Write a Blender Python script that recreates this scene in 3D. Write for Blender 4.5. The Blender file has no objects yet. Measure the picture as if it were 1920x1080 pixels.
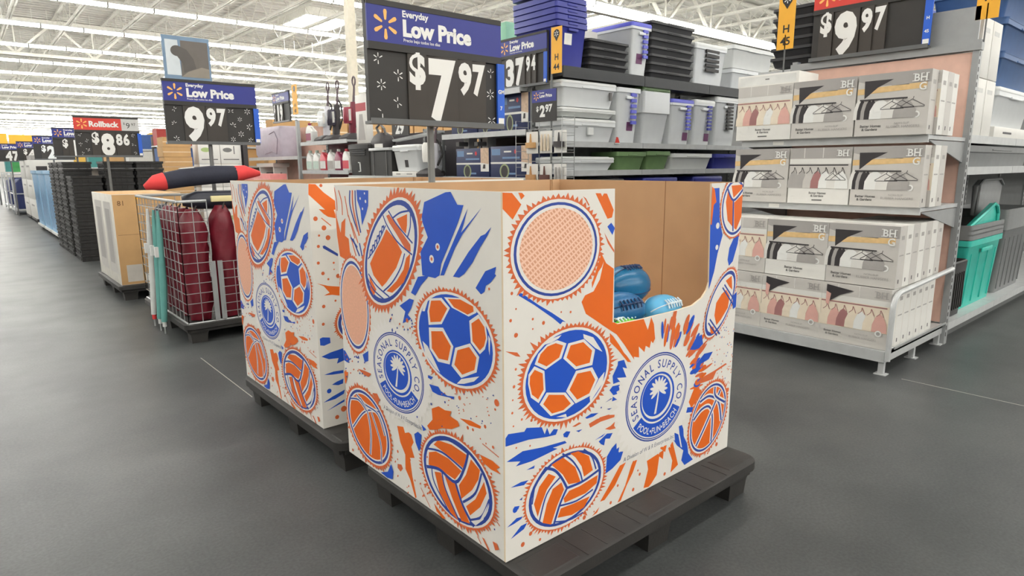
import bpy, bmesh, math, random
from mathutils import Matrix, Vector, Euler

# ------------------------------------------------------------------ camera
scene = bpy.context.scene
COL = scene.collection
cam_data = bpy.data.cameras.new('camera')
cam = bpy.data.objects.new('camera', cam_data)
COL.objects.link(cam)
cam_data.sensor_width = 36.0
cam_data.lens = 22.5
cam_data.clip_end = 400
PITCH, ROLL, YAW, EYE = 0.1884, -0.0064, 0.8626, 1.3027
_f = Vector((math.cos(PITCH)*math.cos(YAW), math.cos(PITCH)*math.sin(YAW), -math.sin(PITCH)))
_r = Vector((math.sin(YAW), -math.cos(YAW), 0))
_u = _r.cross(_f)
_r2 = math.cos(ROLL)*_r + math.sin(ROLL)*_u
_u2 = -math.sin(ROLL)*_r + math.cos(ROLL)*_u
cam.matrix_world = Matrix(((_r2.x, _u2.x, -_f.x, 0), (_r2.y, _u2.y, -_f.y, 0), (_r2.z, _u2.z, -_f.z, EYE), (0, 0, 0, 1)))
scene.camera = cam

# ------------------------------------------------------------------ world, exposure
world = bpy.data.worlds.new('world')
scene.world = world
world.use_nodes = True
world.node_tree.nodes['Background'].inputs[0].default_value = (0.9, 0.95, 1.0, 1)
world.node_tree.nodes['Background'].inputs[1].default_value = 0.6
vs = scene.view_settings
vs.view_transform = 'Standard'
vs.look = 'None'
vs.gamma = 1.0
vs.use_curve_mapping = False
vs.exposure = 0.42
TUBE_STRENGTH = 20.5
SKYLIGHT_STRENGTH = 8.0
scene.cycles.use_denoising = True
scene.cycles.max_bounces = 6
scene.cycles.diffuse_bounces = 3
scene.cycles.glossy_bounces = 3
scene.cycles.adaptive_threshold = 0.03
scene.cycles.transparent_max_bounces = 16
scene.cycles.sample_clamp_indirect = 6.0

# ------------------------------------------------------------------ materials
def lin(c):
    out = []
    for v in c:
        v /= 255.0
        out.append(v/12.92 if v <= 0.04045 else ((v+0.055)/1.055)**2.4)
    return tuple(out)+(1.0,)

MATS = {}
def mat(name, rgb, rough=0.5, metal=0.0, vary=0.06, scale=12.0, bump=0.0, bscale=60.0, spec=0.5, emit=0.0, trans=0.0, alpha=1.0, coat=0.0):
    if name in MATS:
        return MATS[name]
    m = bpy.data.materials.new(name)
    m.use_nodes = True
    nt = m.node_tree
    b = nt.nodes['Principled BSDF']
    c = lin(rgb)
    tc = nt.nodes.new('ShaderNodeTexCoord')
    nz = nt.nodes.new('ShaderNodeTexNoise')
    nz.inputs['Scale'].default_value = scale
    nz.inputs['Detail'].default_value = 3
    nt.links.new(tc.outputs['Object'], nz.inputs['Vector'])
    rp = nt.nodes.new('ShaderNodeValToRGB')
    rp.color_ramp.elements[0].position = 0.3
    rp.color_ramp.elements[1].position = 0.7
    rp.color_ramp.elements[0].color = tuple(x*(1-vary) for x in c[:3])+(1,)
    rp.color_ramp.elements[1].color = tuple(min(1, x*(1+vary)) for x in c[:3])+(1,)
    nt.links.new(nz.outputs['Fac'], rp.inputs['Fac'])
    nt.links.new(rp.outputs['Color'], b.inputs['Base Color'])
    b.inputs['Roughness'].default_value = rough
    b.inputs['Metallic'].default_value = metal
    b.inputs['Specular IOR Level'].default_value = spec
    b.inputs['Transmission Weight'].default_value = trans
    b.inputs['Alpha'].default_value = alpha
    b.inputs['Coat Weight'].default_value = coat
    if emit:
        nt.links.new(rp.outputs['Color'], b.inputs['Emission Color'])
        b.inputs['Emission Strength'].default_value = emit
    if bump:
        n2 = nt.nodes.new('ShaderNodeTexNoise')
        n2.inputs['Scale'].default_value = bscale
        n2.inputs['Detail'].default_value = 4
        nt.links.new(tc.outputs['Object'], n2.inputs['Vector'])
        bp = nt.nodes.new('ShaderNodeBump')
        bp.inputs['Strength'].default_value = bump
        bp.inputs['Distance'].default_value = 0.01
        nt.links.new(n2.outputs['Fac'], bp.inputs['Height'])
        nt.links.new(bp.outputs['Normal'], b.inputs['Normal'])
    MATS[name] = m
    return m

def floor_material():
    m = bpy.data.materials.new('polished_concrete')
    m.use_nodes = True
    nt = m.node_tree
    b = nt.nodes['Principled BSDF']
    tc = nt.nodes.new('ShaderNodeTexCoord')
    n1 = nt.nodes.new('ShaderNodeTexNoise'); n1.inputs['Scale'].default_value = 0.9; n1.inputs['Detail'].default_value = 6; n1.inputs['Roughness'].default_value = 0.6
    n2 = nt.nodes.new('ShaderNodeTexNoise'); n2.inputs['Scale'].default_value = 90; n2.inputs['Detail'].default_value = 3
    n3 = nt.nodes.new('ShaderNodeTexNoise'); n3.inputs['Scale'].default_value = 2.5; n3.inputs['Detail'].default_value = 5
    for n in (n1, n2, n3):
        nt.links.new(tc.outputs['Object'], n.inputs['Vector'])
    r1 = nt.nodes.new('ShaderNodeValToRGB')
    r1.color_ramp.elements[0].position = 0.3; r1.color_ramp.elements[0].color = lin((64, 66, 67))
    r1.color_ramp.elements[1].position = 0.72; r1.color_ramp.elements[1].color = lin((96, 98, 97))
    r2 = nt.nodes.new('ShaderNodeValToRGB')
    r2.color_ramp.elements[0].position = 0.35; r2.color_ramp.elements[0].color = (0.82, 0.82, 0.82, 1)
    r2.color_ramp.elements[1].position = 0.7; r2.color_ramp.elements[1].color = (1.12, 1.12, 1.12, 1)
    mx = nt.nodes.new('ShaderNodeMix'); mx.data_type = 'RGBA'; mx.blend_type = 'MULTIPLY'; mx.inputs[0].default_value = 1
    nt.links.new(n1.outputs['Fac'], r1.inputs['Fac']); nt.links.new(n2.outputs['Fac'], r2.inputs['Fac'])
    nt.links.new(r1.outputs['Color'], mx.inputs[6]); nt.links.new(r2.outputs['Color'], mx.inputs[7])
    nt.links.new(mx.outputs[2], b.inputs['Base Color'])
    mr = nt.nodes.new('ShaderNodeMapRange')
    mr.inputs['To Min'].default_value = 0.34; mr.inputs['To Max'].default_value = 0.5
    nt.links.new(n3.outputs['Fac'], mr.inputs['Value'])
    nt.links.new(mr.outputs['Result'], b.inputs['Roughness'])
    b.inputs['Specular IOR Level'].default_value = 0.32
    return m

def lattice_material(name, base, light, scale, angle):
    """peach ball skin: a printed lattice of light lines over a darker ground"""
    m = bpy.data.materials.new(name)
    m.use_nodes = True
    nt = m.node_tree
    b = nt.nodes['Principled BSDF']
    tc = nt.nodes.new('ShaderNodeTexCoord')
    cols = []
    for a in (angle, angle+1.35):
        mp = nt.nodes.new('ShaderNodeMapping'); mp.inputs['Rotation'].default_value = (0, a, a)
        w = nt.nodes.new('ShaderNodeTexWave'); w.inputs['Scale'].default_value = scale; w.inputs['Distortion'].default_value = 1.5
        nt.links.new(tc.outputs['Object'], mp.inputs['Vector']); nt.links.new(mp.outputs['Vector'], w.inputs['Vector'])
        cols.append(w)
    mm = nt.nodes.new('ShaderNodeMath'); mm.operation = 'MAXIMUM'
    nt.links.new(cols[0].outputs['Fac'], mm.inputs[0]); nt.links.new(cols[1].outputs['Fac'], mm.inputs[1])
    rp = nt.nodes.new('ShaderNodeValToRGB')
    rp.color_ramp.elements[0].position = 0.45; rp.color_ramp.elements[0].color = lin(base)
    rp.color_ramp.elements[1].position = 0.95; rp.color_ramp.elements[1].color = lin(light)
    nt.links.new(mm.outputs[0], rp.inputs['Fac']); nt.links.new(rp.outputs['Color'], b.inputs['Base Color'])
    b.inputs['Roughness'].default_value = 0.6
    MATS[name] = m
    return m

WHITE = mat('white_coated_board', (236, 232, 224), 0.55, vary=0.015)
KRAFT = mat('kraft_board', (196, 160, 122), 0.85, vary=0.06, scale=5, bump=0.03, bscale=220)
KRAFT_EDGE = mat('cream_board_edge', (236, 216, 184), 0.8)
PR_O = mat('print_orange', (236, 108, 22), 0.5, vary=0.02)
PR_R = mat('print_burnt_orange', (222, 108, 58), 0.5, vary=0.03)
PR_B = mat('print_blue', (26, 84, 200), 0.5, vary=0.02)
PR_N = mat('print_navy', (44, 72, 160), 0.5, vary=0.02)
PR_W = mat('print_white', (240, 236, 230), 0.5, vary=0.01)
PR_G = mat('print_grey_text', (90, 95, 120), 0.5, vary=0.01)
PR_P = lattice_material('print_peach_lattice', (224, 160, 126), (252, 208, 182), 38, 0.75)
PR_Q = mat('print_peach', (240, 180, 150), 0.55, vary=0.06, scale=120)
BLACK_PL = mat('black_plastic', (40, 39, 38), 0.5, vary=0.12, bump=0.05, bscale=120)
PALLET = mat('black_pallet_plastic', (50, 48, 46), 0.6, vary=0.18, scale=7, bump=0.08, bscale=90)
STEEL = mat('grey_painted_steel', (160, 162, 162), 0.4, metal=0.15, vary=0.05)
STEEL_D = mat('dark_grey_steel', (100, 102, 102), 0.45, metal=0.1)
LT_STEEL = mat('light_grey_steel', (196, 198, 198), 0.38, metal=0.1)
WIRE = mat('zinc_wire', (176, 178, 178), 0.35, metal=0.6)
PEACH = mat('peach_back_panel', (226, 186, 168), 0.7)
SIGN_BLUE = mat('sign_blue', (44, 52, 138), 0.45, vary=0.02)
SIGN_BLACK = mat('sign_black', (50, 48, 46), 0.55, vary=0.05)
SIGN_CARD = mat('sign_black_card', (64, 59, 54), 0.6, vary=0.05)
SIGN_RED = mat('sign_red', (216, 62, 50), 0.45, vary=0.02)
SIGN_WHITE = mat('sign_white', (240, 240, 236), 0.5, vary=0.01)
SIGN_TAB = mat('tab_blue', (38, 96, 206), 0.45, vary=0.03)
SPARK_Y = mat('spark_yellow', (252, 190, 104), 0.5, vary=0.02)
TAG_Y = mat('tag_yellow', (248, 182, 52), 0.5, vary=0.03)
INK = mat('ink_black', (34, 31, 29), 0.5)
CLEAR = mat('frosted_clear_plastic', (246, 249, 250), 0.3, vary=0.02, alpha=0.8)
CLEAR_LID = mat('white_lid_plastic', (226, 228, 226), 0.4, vary=0.02)
TOTE_BLUE = mat('tote_navy_blue', (52, 58, 150), 0.42, vary=0.05)
TOTE_PURPLE = mat('lid_periwinkle', (96, 100, 206), 0.42)
TOTE_BLACK = mat('tote_charcoal', (58, 58, 60), 0.5, vary=0.06)
TOTE_GREEN = mat('tote_moss_green', (110, 140, 92), 0.5)
TOTE_GREY = mat('tote_grey', (128, 130, 130), 0.5)
TOTE_TEAL = mat('tote_teal', (60, 196, 178), 0.42)
TOTE_STEELBLUE = mat('tote_steel_blue', (66, 100, 150), 0.5)
CEIL = mat('roof_deck_paint', (222, 220, 212), 0.8, vary=0.05, scale=2)
JOIST = mat('joist_cream_paint', (230, 228, 218), 0.6)
COLUMN = mat('column_cream_paint', (228, 220, 200), 0.6)
FIXT = mat('fixture_white', (236, 236, 230), 0.5)
TUBE = mat('fluorescent_tube', (255, 253, 248), 0.5, vary=0.0, emit=TUBE_STRENGTH)
SKYL = mat('skylight_lens', (245, 248, 255), 0.5, vary=0.0, emit=SKYLIGHT_STRENGTH)
WALLM = mat('wall_paint', (206, 204, 198), 0.8, vary=0.03, scale=0.5)
MAROON = mat('maroon_nylon', (112, 22, 38), 0.38, vary=0.15, scale=9, bump=0.5, bscale=14)
NYLON_BK = mat('black_nylon', (44, 46, 56), 0.4, vary=0.15, scale=9, bump=0.5, bscale=14)
NAVY_CL = mat('navy_black_cloth', (46, 48, 62), 0.75, vary=0.1, bump=0.1)
RED_CL = mat('coral_red_cloth', (236, 70, 70), 0.7)
CARTON = mat('brown_carton', (206, 164, 112), 0.8, vary=0.06, scale=5)
PACK_BLUE = mat('pack_navy', (44, 54, 92), 0.5, vary=0.05)
PACK_MID = mat('pack_midblue', (110, 140, 178), 0.5)
PACK_WHITE = mat('pack_white', (232, 230, 224), 0.5, vary=0.02)
PACK_GREY = mat('pack_warm_grey', (206, 202, 196), 0.5, vary=0.02)
PACK_MID_GREY = mat('pack_mid_grey', (172, 168, 164), 0.5, vary=0.03)
PACK_DARK = mat('pack_charcoal', (56, 52, 54), 0.5)
PACK_WOOD = mat('pack_wood_print', (232, 196, 138), 0.5, vary=0.08, scale=25)
PACK_ROSE = mat('pack_rose', (226, 176, 164), 0.5, vary=0.05)
PACK_CREAM = mat('pack_cream', (240, 226, 204), 0.5, vary=0.04)
PACK_MAUVE = mat('pack_mauve', (170, 120, 118), 0.5)
PACK_TEXT = mat('pack_text_grey', (104, 102, 100), 0.5)
PACK_PALE = mat('pack_pale_text', (172, 168, 164), 0.5)

# ------------------------------------------------------------------ mesh builder
class MB:
    def __init__(self):
        self.v = []; self.f = []; self.m = []
    def add(self, vs, fs, mi=0):
        o = len(self.v)
        self.v.extend(tuple(p) for p in vs)
        for f in fs:
            self.f.append(tuple(i+o for i in f)); self.m.append(mi)
        return self
    def box(self, x0, x1, y0, y1, z0, z1, mi=0, mis=None):
        vs = [(x0,y0,z0),(x1,y0,z0),(x1,y1,z0),(x0,y1,z0),(x0,y0,z1),(x1,y0,z1),(x1,y1,z1),(x0,y1,z1)]
        fs = [(0,3,2,1),(4,5,6,7),(0,1,5,4),(1,2,6,5),(2,3,7,6),(3,0,4,7)]   # -z +z -y +x +y -x
        o = len(self.v); self.v.extend(vs)
        for k, f in enumerate(fs):
            self.f.append(tuple(i+o for i in f)); self.m.append(mis[k] if mis else mi)
        return self
    def frus(self, x0, x1, y0, y1, z0, z1, dx, dy, mi=0):
        """box whose top grows by dx, dy on each side"""
        vs = [(x0,y0,z0),(x1,y0,z0),(x1,y1,z0),(x0,y1,z0),(x0-dx,y0-dy,z1),(x1+dx,y0-dy,z1),(x1+dx,y1+dy,z1),(x0-dx,y1+dy,z1)]
        return self.add(vs, [(0,3,2,1),(4,5,6,7),(0,1,5,4),(1,2,6,5),(2,3,7,6),(3,0,4,7)], mi)
    def beam(self, a, b, w, h=None, mi=0):
        a = Vector(a); b = Vector(b); d = (b-a).normalized(); h = h or w
        up = Vector((0,0,1)) if abs(d.z) < 0.95 else Vector((1,0,0))
        s = d.cross(up).normalized()*w/2; t = s.cross(d).normalized()*h/2
        vs = [p+q for p in (a,b) for q in (-s-t, s-t, s+t, -s+t)]
        return self.add(vs, [(0,1,2,3),(7,6,5,4),(0,4,5,1),(1,5,6,2),(2,6,7,3),(3,7,4,0)], mi)
    def tube(self, pts, r, n=6, mi=0, cap=True):
        pts = [Vector(p) for p in pts]; rings = []
        rs = r if isinstance(r, (list, tuple)) else [r]*len(pts)
        prev = None
        for i, p in enumerate(pts):
            d = (pts[min(i+1, len(pts)-1)]-pts[max(i-1, 0)]).normalized()
            if prev is None:
                prev = d.orthogonal().normalized()
            s = (prev-d*prev.dot(d))
            s = s.normalized() if s.length > 1e-6 else d.orthogonal().normalized()
            prev = s; t = d.cross(s)
            rings.append([p+(s*math.cos(2*math.pi*k/n)+t*math.sin(2*math.pi*k/n))*rs[i] for k in range(n)])
        return self.loft(rings, mi, cap)
    def loft(self, rings, mi=0, cap=True):
        n = len(rings[0]); o = len(self.v)
        for r in rings: self.v.extend(tuple(p) for p in r)
        for i in range(len(rings)-1):
            for k in range(n):
                a = o+i*n+k; b = o+i*n+(k+1) % n
                self.f.append((a, b, b+n, a+n)); self.m.append(mi)
        if cap:
            self.f.append(tuple(o+k for k in reversed(range(n)))); self.m.append(mi)
            self.f.append(tuple(o+(len(rings)-1)*n+k for k in range(n))); self.m.append(mi)
        return self
    def lathe(self, prof, c=(0,0,0), n=16, mi=0):
        return self.loft([[(c[0]+r*math.cos(2*math.pi*k/n), c[1]+r*math.sin(2*math.pi*k/n), c[2]+z) for k in range(n)] for r, z in prof], mi)
    def prism(self, poly, y0, y1, mi=0, mi_edge=None):
        """polygon in the xz plane (seen from -y, counter-clockwise) pulled along y"""
        n = len(poly); vs = [(x, y0, z) for x, z in poly]+[(x, y1, z) for x, z in poly]
        o = len(self.v); self.v.extend(vs)
        self.f.append(tuple(o+k for k in range(n))); self.m.append(mi)
        self.f.append(tuple(o+n+k for k in reversed(range(n)))); self.m.append(mi)
        for k in range(n):
            self.f.append((o+(k+1) % n, o+k, o+n+k, o+n+(k+1) % n)); self.m.append(mi if mi_edge is None else mi_edge)
        return self
    def flat(self, poly, y, mi=0):
        """flat print in the xz plane facing -y"""
        a = sum(poly[i][0]*poly[(i+1) % len(poly)][1]-poly[(i+1) % len(poly)][0]*poly[i][1] for i in range(len(poly)))
        if a < 0: poly = poly[::-1]
        return self.add([(x, y, z) for x, z in poly], [tuple(range(len(poly)))], mi)
    def text(self, s, x, z, h, y=0.0, mi=0, bold=0.0, sx=1.0, align='L', shear=0.0, thick=0.0):
        vs, fs, w = text_geo(s, bold, shear)
        w *= h*sx
        x0 = x - (w/2 if align == 'C' else w if align == 'R' else 0)
        return self.add([(x0+p[0]*h*sx, y, z+p[1]*h) for p in vs], fs, mi)
    def xf(self, M):
        self.v = [tuple(M @ Vector(p)) for p in self.v]; return self
    def mesh(self, name, mats, smooth=True, angle=35, bevel=0.0):
        me = bpy.data.meshes.new(name)
        me.from_pydata(self.v, [], self.f)
        for m in (mats if isinstance(mats, (list, tuple)) else [mats]): me.materials.append(m)
        me.polygons.foreach_set('material_index', self.m)
        if bevel:
            bm = bmesh.new(); bm.from_mesh(me)
            ed = [e for e in bm.edges if len(e.link_faces) == 2 and e.calc_face_angle(0) > 0.6]
            bmesh.ops.bevel(bm, geom=ed, offset=bevel, segments=2, affect='EDGES', profile=0.5)
            bm.to_mesh(me); bm.free()
        if smooth:
            me.polygons.foreach_set('use_smooth', [True]*len(me.polygons))
            me.set_sharp_from_angle(angle=math.radians(angle))
        me.update()
        return me
    def build(self, name, mats, parent=None, smooth=True, angle=35, bevel=0.0):
        return obj(name, self.mesh(name, mats, smooth, angle, bevel), parent)

_TXT = {}
def text_geo(s, bold=0.0, shear=0.0):
    """outline of a line of lettering, cap height 1"""
    k = (s, bold, shear)
    if k in _TXT: return _TXT[k]
    cu = bpy.data.curves.new('lettering', 'FONT')
    cu.body = s; cu.size = 1.0; cu.offset = bold; cu.resolution_u = 3; cu.shear = shear; cu.fill_mode = 'FRONT'
    ob = bpy.data.objects.new('lettering', cu)
    COL.objects.link(ob)
    dg = bpy.context.evaluated_depsgraph_get()
    me = bpy.data.meshes.new_from_object(ob.evaluated_get(dg))
    vs = [(v.co.x/0.73, v.co.y/0.73) for v in me.vertices]
    fs = [tuple(p.vertices) for p in me.polygons]
    w = max([v[0] for v in vs]+[0])
    bpy.data.objects.remove(ob); bpy.data.curves.remove(cu); bpy.data.meshes.remove(me)
    _TXT[k] = (vs, fs, w)
    return _TXT[k]

# ------------------------------------------------------------------ objects
def obj(name, me, parent=None):
    o = bpy.data.objects.new(name, me)
    COL.objects.link(o)
    if parent is not None: o.parent = parent
    return o
def tag(o, label, cat, group=None, kind=None):
    o['label'] = label; o['category'] = cat
    if group: o['group'] = group
    if kind: o['kind'] = kind
    return o
def thing(name, label, cat, loc=(0,0,0), rz=0.0, group=None):
    o = bpy.data.objects.new(name, None)
    o.empty_display_size = 0.1
    COL.objects.link(o)
    o.location = loc; o.rotation_euler = (0, 0, math.radians(rz))
    return tag(o, label, cat, group)
def structure(o):
    o['kind'] = 'structure'; return o
def copy_tree(o, parent=None, loc=None, label=None, rz=None):
    c = o.copy(); COL.objects.link(c); c.parent = parent
    if loc is not None: c.location = loc
    if rz is not None: c.rotation_euler = (0, 0, math.radians(rz))
    if label: c['label'] = label
    for ch in list(o.children): copy_tree(ch, c)
    return c
ORD = ['first','second','third','fourth','fifth','sixth','seventh','eighth','ninth','tenth','eleventh','twelfth','thirteenth','fourteenth']

# ------------------------------------------------------------------ building shell
def shell():
    fl = obj('floor', MB().box(-30, 95, -35, 140, -0.2, 0.0).mesh('floor', floor_material(), smooth=False))
    structure(fl)
    jm = mat('floor_joint_filler', (176, 174, 166), 0.6)
    jd = mat('floor_joint_cut', (58, 58, 57), 0.7)
    for x0, x1, y0, y1, m in ((1.142,1.147,3.65,4.68,jm),(4.262,4.267,-6,1.3,jm),(-12,40,-3.5,-3.495,jd),(-3.0,-2.995,-10,60,jd)):
        obj('floor_joint', MB().box(x0, x1, y0, y1, 0.0003, 0.0012).mesh('floor_joint', m, smooth=False), fl)
    for n, b in (('wall_far', (-30,95,140,140.2,0,8)), ('wall_right', (95,95.2,-35,140,0,8)), ('wall_left', (-30.2,-30,-35,140,0,8)), ('wall_near', (-30,95,-35.2,-35,0,8))):
        structure(obj(n, MB().box(*b).mesh(n, WALLM, smooth=False)))
    # roof deck with its skylight openings left as recessed lenses
    mb = MB()
    mb.box(-30, 95, -35, 140, 7.45, 7.6)
    x = -29.9
    ceil = structure(obj('ceiling', mb.mesh('ceiling', CEIL, smooth=False)))
    # deck ribs (corrugation)
    rb = MB()
    for k in range(0, 330):
        yy = -8 + k*0.45
        rb.box(-20, 95, yy, yy+0.16, 7.41, 7.45)
    rib = rb.build('deck_rib', CEIL, ceil, smooth=False); rib['kind'] = 'stuff'
    # girders along x
    G = MB()
    L = 40.8
    for z, h in ((5.92, 0.13), (7.28, 0.12)):
        G.box(0, L, -0.1, 0.1, z-h/2, z+h/2)
    n = int(L/2.72)
    for k in range(n+1):
        x = k*2.72
        for s in (-1, 1):
            xe = x+s*1.36
            if 0 <= xe <= L: G.beam((x, 0, 5.95), (xe, 0, 7.25), 0.09, 0.09)
        if x < L: G.beam((x, 0, 5.95), (x, 0, 7.25), 0.05, 0.05)
    gm = G.mesh('roof_girder', JOIST, smooth=False)
    for k in range(-1, 7):
        for i in range(-1, 2):
            o = obj('roof_girder', gm, ceil); o.location = (-2.9+i*L, 14+k*19.9, 0)
    # joists along y
    J = MB(); LJ = 19.9
    for s in (-0.05, 0.05):
        J.box(s-0.025, s+0.025, 0, LJ, 6.52, 6.58)
    J.box(-0.06, 0.06, 0, LJ, 7.33, 7.4)
    n = 11
    for k in range(n):
        y = (k+0.5)*LJ/n
        for s in (-1, 1):
            J.beam((0, y, 6.56), (0, y+s*LJ/n/2, 7.36), 0.02, 0.02)
    jmsh = J.mesh('roof_joist', JOIST, smooth=False)
    for k in range(-1, 6):
        for i in range(-6, 46):
            xx = 7.43+i*1.76
            if k >= 3 and i > 25: continue
            o = obj('roof_joist', jmsh, ceil); o.location = (xx, 14+k*19.9, 0)
    # skylights
    sk = MB(); sk.box(-1.0, 1.0, -1.35, 1.35, 7.38, 7.40)
    skm = sk.mesh('skylight_lens', SKYL, smooth=False)
    fr = MB()
    for b in ((-1.08,1.08,-1.43,-1.35),(-1.08,1.08,1.35,1.43),(-1.08,-1.0,-1.35,1.35),(1.0,1.08,-1.35,1.35)): fr.box(*b, 7.1, 7.42)
    frm = fr.mesh('skylight_curb', JOIST, smooth=False)
    k = 0
    for xx, yy in ((12.1, 26.4), (24.3, 26.4), (12.1, 46.4), (24.3, 46.4), (0.0, 26.4), (36.5, 46.4), (20.6, 19.2), (33.0, 26.4)):
        k += 1
        w = structure(obj('window_%d' % k, frm)); w.location = (xx, yy, 0)
        l = obj('skylight_lens', skm, w)
    # columns
    cm = MB(); cm.box(-0.09, 0.09, -0.09, 0.09, 0, 5.86)
    cm.box(-0.22, 0.22, -0.22, 0.22, 0, 0.02); cm.box(-0.2, 0.2, -0.2, 0.2, 5.82, 5.86)
    cme = cm.mesh('column', COLUMN, smooth=False)
    k = 0
    for xx in (7.22, 18.9, 29.9, 40.1):
        for yy in (14.0, 33.9, 53.8, 73.7):
            if xx < 8 and yy > 20: continue
            k += 1
            o = structure(obj('trim_%d' % k, cme)); o.location = (xx, yy, 0)
    # fluorescent rows: 4 ft fixtures end to end, hung under the joists
    H = MB(); H.prism([(-0.585, 6.075), (0.585, 6.075), (0.585, 6.12), (-0.585, 6.12)], -0.07, 0.07); H.box(-0.6, -0.585, -0.1, 0.1, 5.965, 6.1); H.box(0.585, 0.6, -0.1, 0.1, 5.965, 6.1)
    for s in (-0.4, 0.4): H.beam((s, 0, 6.1), (s, 0, 6.55), 0.012)
    hm = H.mesh('fixture_body', FIXT, smooth=False)
    T = MB()
    T.loft([[(x, 0.078*math.cos(a*math.pi/3), 6.02+0.055*math.sin(a*math.pi/3)) for a in range(6)] for x in (-0.583, 0.583)])
    tm = T.mesh('tube', TUBE, smooth=False)
    SEG = 1.22; far = MB(); cand = []
    for k in range(-8, 28):
        y = 13.75+4.6*k
        for i in range(-14, 76):
            x = 1.0+SEG*i
            d = Vector((x, y, 6.01-EYE))
            z = d.dot(_f); px = 960+1200*d.dot(_r2)/max(z, 0.01); py = 540-1200*d.dot(_u2)/max(z, 0.01)
            if z > 0.5 and -40 < px < 1960 and -40 < py < 330: cand.append((d.length, k, i))
    cand.sort()
    single = set((k, i) for _, k, i in cand[:290])
    for k, i in sorted(single):
        t = thing('ceiling_light', 'white linear fluorescent fixture in the hanging rows under the roof', 'ceiling light', (1.0+SEG*i, 13.75+4.6*k, 0), 0, 'fluorescent fixtures in rows')
        obj('fixture_body', hm, t); obj('tube', tm, t)
    for k in range(-8, 28):
        y = 13.75+4.6*k; i = -14
        while i < 76:
            if (k, i) in single: i += 1; continue
            j = i
            while j < 76 and (k, j) not in single and j-i < 10: j += 1
            x0 = 1.0+SEG*i-.585; x1 = 1.0+SEG*(j-1)+.585
            far.add([(x, y+b*0.078, 6.02+c*0.05) for x in (x0, x1) for b, c in ((-1,1),(-.7,-.6),(.7,-.6),(1,1))], [(0,1,5,4),(1,2,6,5),(2,3,7,6)])
            far.box(x0, x1, y-.07, y+.07, 6.075, 6.12, 1)
            i = j
    o = obj('ceiling_light_rows', far.mesh('ceiling_light_rows', [TUBE, FIXT], smooth=False))
    tag(o, 'continuous rows of fluorescent tubes far down the store ceiling', 'ceiling lights', kind='stuff')
shell()

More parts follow.
